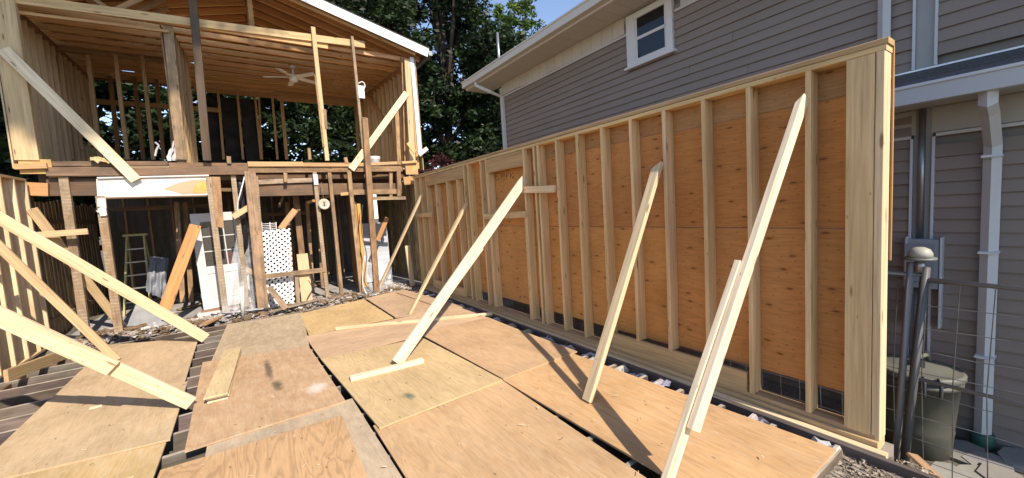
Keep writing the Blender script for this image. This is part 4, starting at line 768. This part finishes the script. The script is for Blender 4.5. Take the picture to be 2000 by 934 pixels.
for i, (u, v_) in enumerate(((1880, 880), (1930, 905), (1985, 895), (1900, 934), (1850, 930), (1960, 940))):
    c = PZ(u, v_, -.475); an = [random.uniform(.8, 1.2) for _ in range(7)]; pts = [(c.x+.24*an[k]*math.cos(k*.9), c.y+.14*an[k]*math.sin(k*.9)) for k in range(7)]
    zt = -.468+.006*i; pts = [(c.x+(x-c.x)*.85, c.y+(y-c.y)*.85) for x, y in pts]; vv = [(x, y, zt) for x, y in pts]+[(x, y, -.54) for x, y in pts]
    ST = link('paving_stone', newmesh('paving_stone', vv, [tuple(range(7)), tuple(range(13, 6, -1))]+[(k, 7+k, 7+(k+1) % 7, (k+1) % 7) for k in range(7)]), 'concrete', None, jit((.30, .29, .27), .15))
    tag(ST, ['flat grey stone beside the dustbin foot', 'flat grey stone below the large white downspout', 'flat grey stone at the right picture edge by the wall', 'flat grey stone in front of the dustbin towards the camera', 'flat grey stone at the foot of the fence post', 'flat grey stone in the bottom right corner'][i], 'paving stone', 'paving stones in the alley')
# footing at the near end of the new wall with soil
fo = thing('wall_footing', 'rough concrete footing and soil under the near end of the new wall', 'footing', (3.5, .6, -.5))
box('footing_block', (3.56, .74, -.55), (3.72, 9.4, -.052), (.32, .29, .25), fo, 'concrete')
rubble('rubble', 220, (2.6, 3.75, .1, .95), .032, (.40, .35, .28), lambda x, y: -.085-.25*max(0, .55-y)-max(0, (x-3.6))*1.5, 'pale stone and mortar chips at the near end of the new wall')
rubble('rubble', 3200, (2.6, 3.75, .1, .95), .010, (.34, .285, .22), lambda x, y: -.085-.25*max(0, .55-y)-max(0, (x-3.6))*1.5, 'grit and small stones at the near end of the new wall')
v = []; nn = 16
for i in range(nn+1):
    for j in range(nn+1):
        x = 2.3+1.5*i/nn; y = -.4+1.38*j/nn; v.append((x, y, -.09-.25*max(0, .55-y)-max(0, (x-3.58))*1.6+random.uniform(-.012, .012)))
o = link('soil_bank', newmesh('soil_bank', v, [(i*(nn+1)+j, (i+1)*(nn+1)+j, (i+1)*(nn+1)+j+1, i*(nn+1)+j+1) for i in range(nn) for j in range(nn)]), 'ground_mat'); o['kind'] = 'structure'
brace((3.50, .42, -.13), (3.72, .66, -.07), .055, .025, (.40, .26, .15), 'splintered stake leaning on the footing below the wall end', up=(0, 0, 1), name='stake', cat='stake', group='offcuts in the rubble', rag=.05)
# lilac plastic crumpled in the gap along the new wall
for i in range(14):
    yy = .95+i*.4+random.uniform(-.12, .12); film_p = [Vector((3.24, yy, -.03)), Vector((3.36, yy+.05, -.02)), Vector((3.36, yy+.3, -.12)), Vector((3.24, yy+.28, -.14))]
    v = []; 
    for a in range(6):
        for b_ in range(6):
            s, r = a/5, b_/5; p = film_p[0]*(1-s)*(1-r)+film_p[1]*s*(1-r)+film_p[2]*s*r+film_p[3]*(1-s)*r; p += Vector((random.uniform(-.02, .02), random.uniform(-.03, .03), random.uniform(-.03, .035))); v.append(p)
    tag(link('plastic_scrap', newmesh('plastic_scrap', v, [(a*6+b_, a*6+6+b_, a*6+7+b_, a*6+b_+1) for a in range(5) for b_ in range(5)]), 'plastic', None, jit((.44, .43, .48), .2)), 'crumpled lilac plastic scrap stuffed in the gap along the new wall', 'plastic scrap', 'plastic scraps in the floor gap')
# ================================================================== trees
def tree(name, label, base, h, blobs, leaf_n, leaf_s, mat, cat='tree', trunk_r=.25, group=None, lean=(0, 0), bare=.25):
    t = thing(name, label, cat, base, group); B = Vector(base); V = []; F = []
    top = B+Vector((lean[0], lean[1], h*.8))
    def at(v, f): o_ = len(V); V.extend(v); F.extend([tuple(i+o_ for i in q) for q in f])
    k = [B, B.lerp(top, .35)+Vector((random.uniform(-.2, .2), random.uniform(-.2, .2), 0)), B.lerp(top, .7)+Vector((random.uniform(-.3, .3), random.uniform(-.3, .3), 0)), top]
    at(*tube_geo(spline(k, 4), [trunk_r*(1-.85*i/12) for i in range(13)], 8))
    for (c, r) in blobs:
        c = Vector(c); s = B.lerp(top, min(.95, max(bare, (c.z-B.z)/h*.75))); at(*tube_geo(spline([s, s.lerp(c, .5)+Vector((0, 0, -.1*r[2])), c], 3), [trunk_r*.4*(1-.12*i) for i in range(7)], 5))
        for _ in range(4):
            e = c+Vector((random.uniform(-1, 1)*r[0], random.uniform(-1, 1)*r[1], random.uniform(-.8, .9)*r[2]))*.8; at(*tube_geo([c, c.lerp(e, .5)+Vector((0, 0, .1)), e], [trunk_r*.12, trunk_r*.08, .01], 4))
    link('trunk', newmesh('trunk', V, F), 'bark', t)
    vol = np.array([r[0]*r[1]*r[2] for _, r in blobs])**.67; vol /= vol.sum(); C = []; 
    for (c, r), p in zip(blobs, vol):
        ncl = max(8, int(leaf_n*p/45)); d = rng.normal(size=(ncl, 3)); d /= np.linalg.norm(d, axis=1)[:, None]; rad = rng.uniform(.35, 1.08, (ncl, 1))**.6
        cl = np.array(c)+d*rad*np.array(r)
        off = rng.normal(size=(ncl, 45, 3))*np.array([.34, .34, .20])*min(1.0, .25+.25*min(r)); C.append((cl[:, None, :]+off).reshape(-1, 3))
    C = np.concatenate(C); N = len(C)
    a = rng.normal(size=(N, 3)); a[:, 2] *= .5; a /= np.linalg.norm(a, axis=1)[:, None]; b_ = np.cross(a, rng.normal(size=(N, 3))); b_ /= np.linalg.norm(b_, axis=1)[:, None]
    s = leaf_s*rng.uniform(.6, 1.3, (N, 1)); VV = np.stack([C-a*s, C+b_*s*.45, C+a*s, C-b_*s*.45], 1).reshape(-1, 3)
    me = bpy.data.meshes.new('crown'); me.vertices.add(4*N); me.vertices.foreach_set('co', VV.ravel().astype(np.float32)); me.loops.add(4*N); me.loops.foreach_set('vertex_index', np.arange(4*N, dtype=np.int32))
    me.polygons.add(N); me.polygons.foreach_set('loop_start', np.arange(0, 4*N, 4, dtype=np.int32)); me.update(calc_edges=True); me.validate()
    link('crown', me, mat, t); return t
def blobs(cx, cy, z0, z1, rx, ry, k, rb):
    out = []
    for i in range(k):
        z = z0+(z1-z0)*(i+.5)/k; q = math.sin(math.pi*min(.95, .18+.75*(i+.5)/k)); a = i*2.4+random.uniform(-.4, .4); rr = random.uniform(.35, .8)*q
        s = rb*random.uniform(.75, 1.25)*(.6+.5*q); out.append(((cx+rx*rr*math.cos(a), cy+ry*rr*math.sin(a), z), (s, s, s*.8)))
    return out
TG = 'trees behind the houses'
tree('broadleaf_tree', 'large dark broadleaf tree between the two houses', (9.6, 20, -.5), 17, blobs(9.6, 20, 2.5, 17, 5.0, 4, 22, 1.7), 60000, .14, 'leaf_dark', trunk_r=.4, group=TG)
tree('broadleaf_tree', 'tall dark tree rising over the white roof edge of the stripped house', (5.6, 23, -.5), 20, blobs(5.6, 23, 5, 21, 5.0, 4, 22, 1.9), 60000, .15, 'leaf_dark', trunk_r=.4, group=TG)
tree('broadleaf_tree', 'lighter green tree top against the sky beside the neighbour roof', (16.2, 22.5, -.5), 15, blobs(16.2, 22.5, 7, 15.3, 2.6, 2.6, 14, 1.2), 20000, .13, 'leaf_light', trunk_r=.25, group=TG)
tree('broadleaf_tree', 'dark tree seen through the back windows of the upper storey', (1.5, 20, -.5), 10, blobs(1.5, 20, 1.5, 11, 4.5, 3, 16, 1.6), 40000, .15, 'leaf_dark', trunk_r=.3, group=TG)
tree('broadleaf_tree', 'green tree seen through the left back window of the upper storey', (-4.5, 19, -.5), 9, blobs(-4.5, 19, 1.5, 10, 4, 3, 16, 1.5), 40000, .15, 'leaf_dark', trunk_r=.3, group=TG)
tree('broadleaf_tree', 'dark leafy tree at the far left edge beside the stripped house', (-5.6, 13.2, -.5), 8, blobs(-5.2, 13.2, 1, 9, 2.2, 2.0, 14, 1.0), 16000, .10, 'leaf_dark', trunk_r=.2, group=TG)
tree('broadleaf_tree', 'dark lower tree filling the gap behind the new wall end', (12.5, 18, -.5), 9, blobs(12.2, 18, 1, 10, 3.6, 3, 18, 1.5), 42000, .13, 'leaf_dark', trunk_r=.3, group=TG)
tree('red_shrub', 'dark red leaved shrub showing over the far end of the new wall', (5.2, 11.6, -.5), 3.4, blobs(5.2, 11.6, 1.2, 3.5, 1.1, .7, 12, .5), 9000, .05, 'leaf_red', 'shrub', .06)
tree('broadleaf_tree', 'tall tree behind the viewer whose leaves dapple the gable', (-9.0, -3.5, -.5), 24, blobs(-2.6, -3.5, 17.3, 22.5, 6.2, 2.0, 26, 1.5), 46000, .14, 'leaf_dark', trunk_r=.45, group=TG, lean=(4, 0), bare=.7)
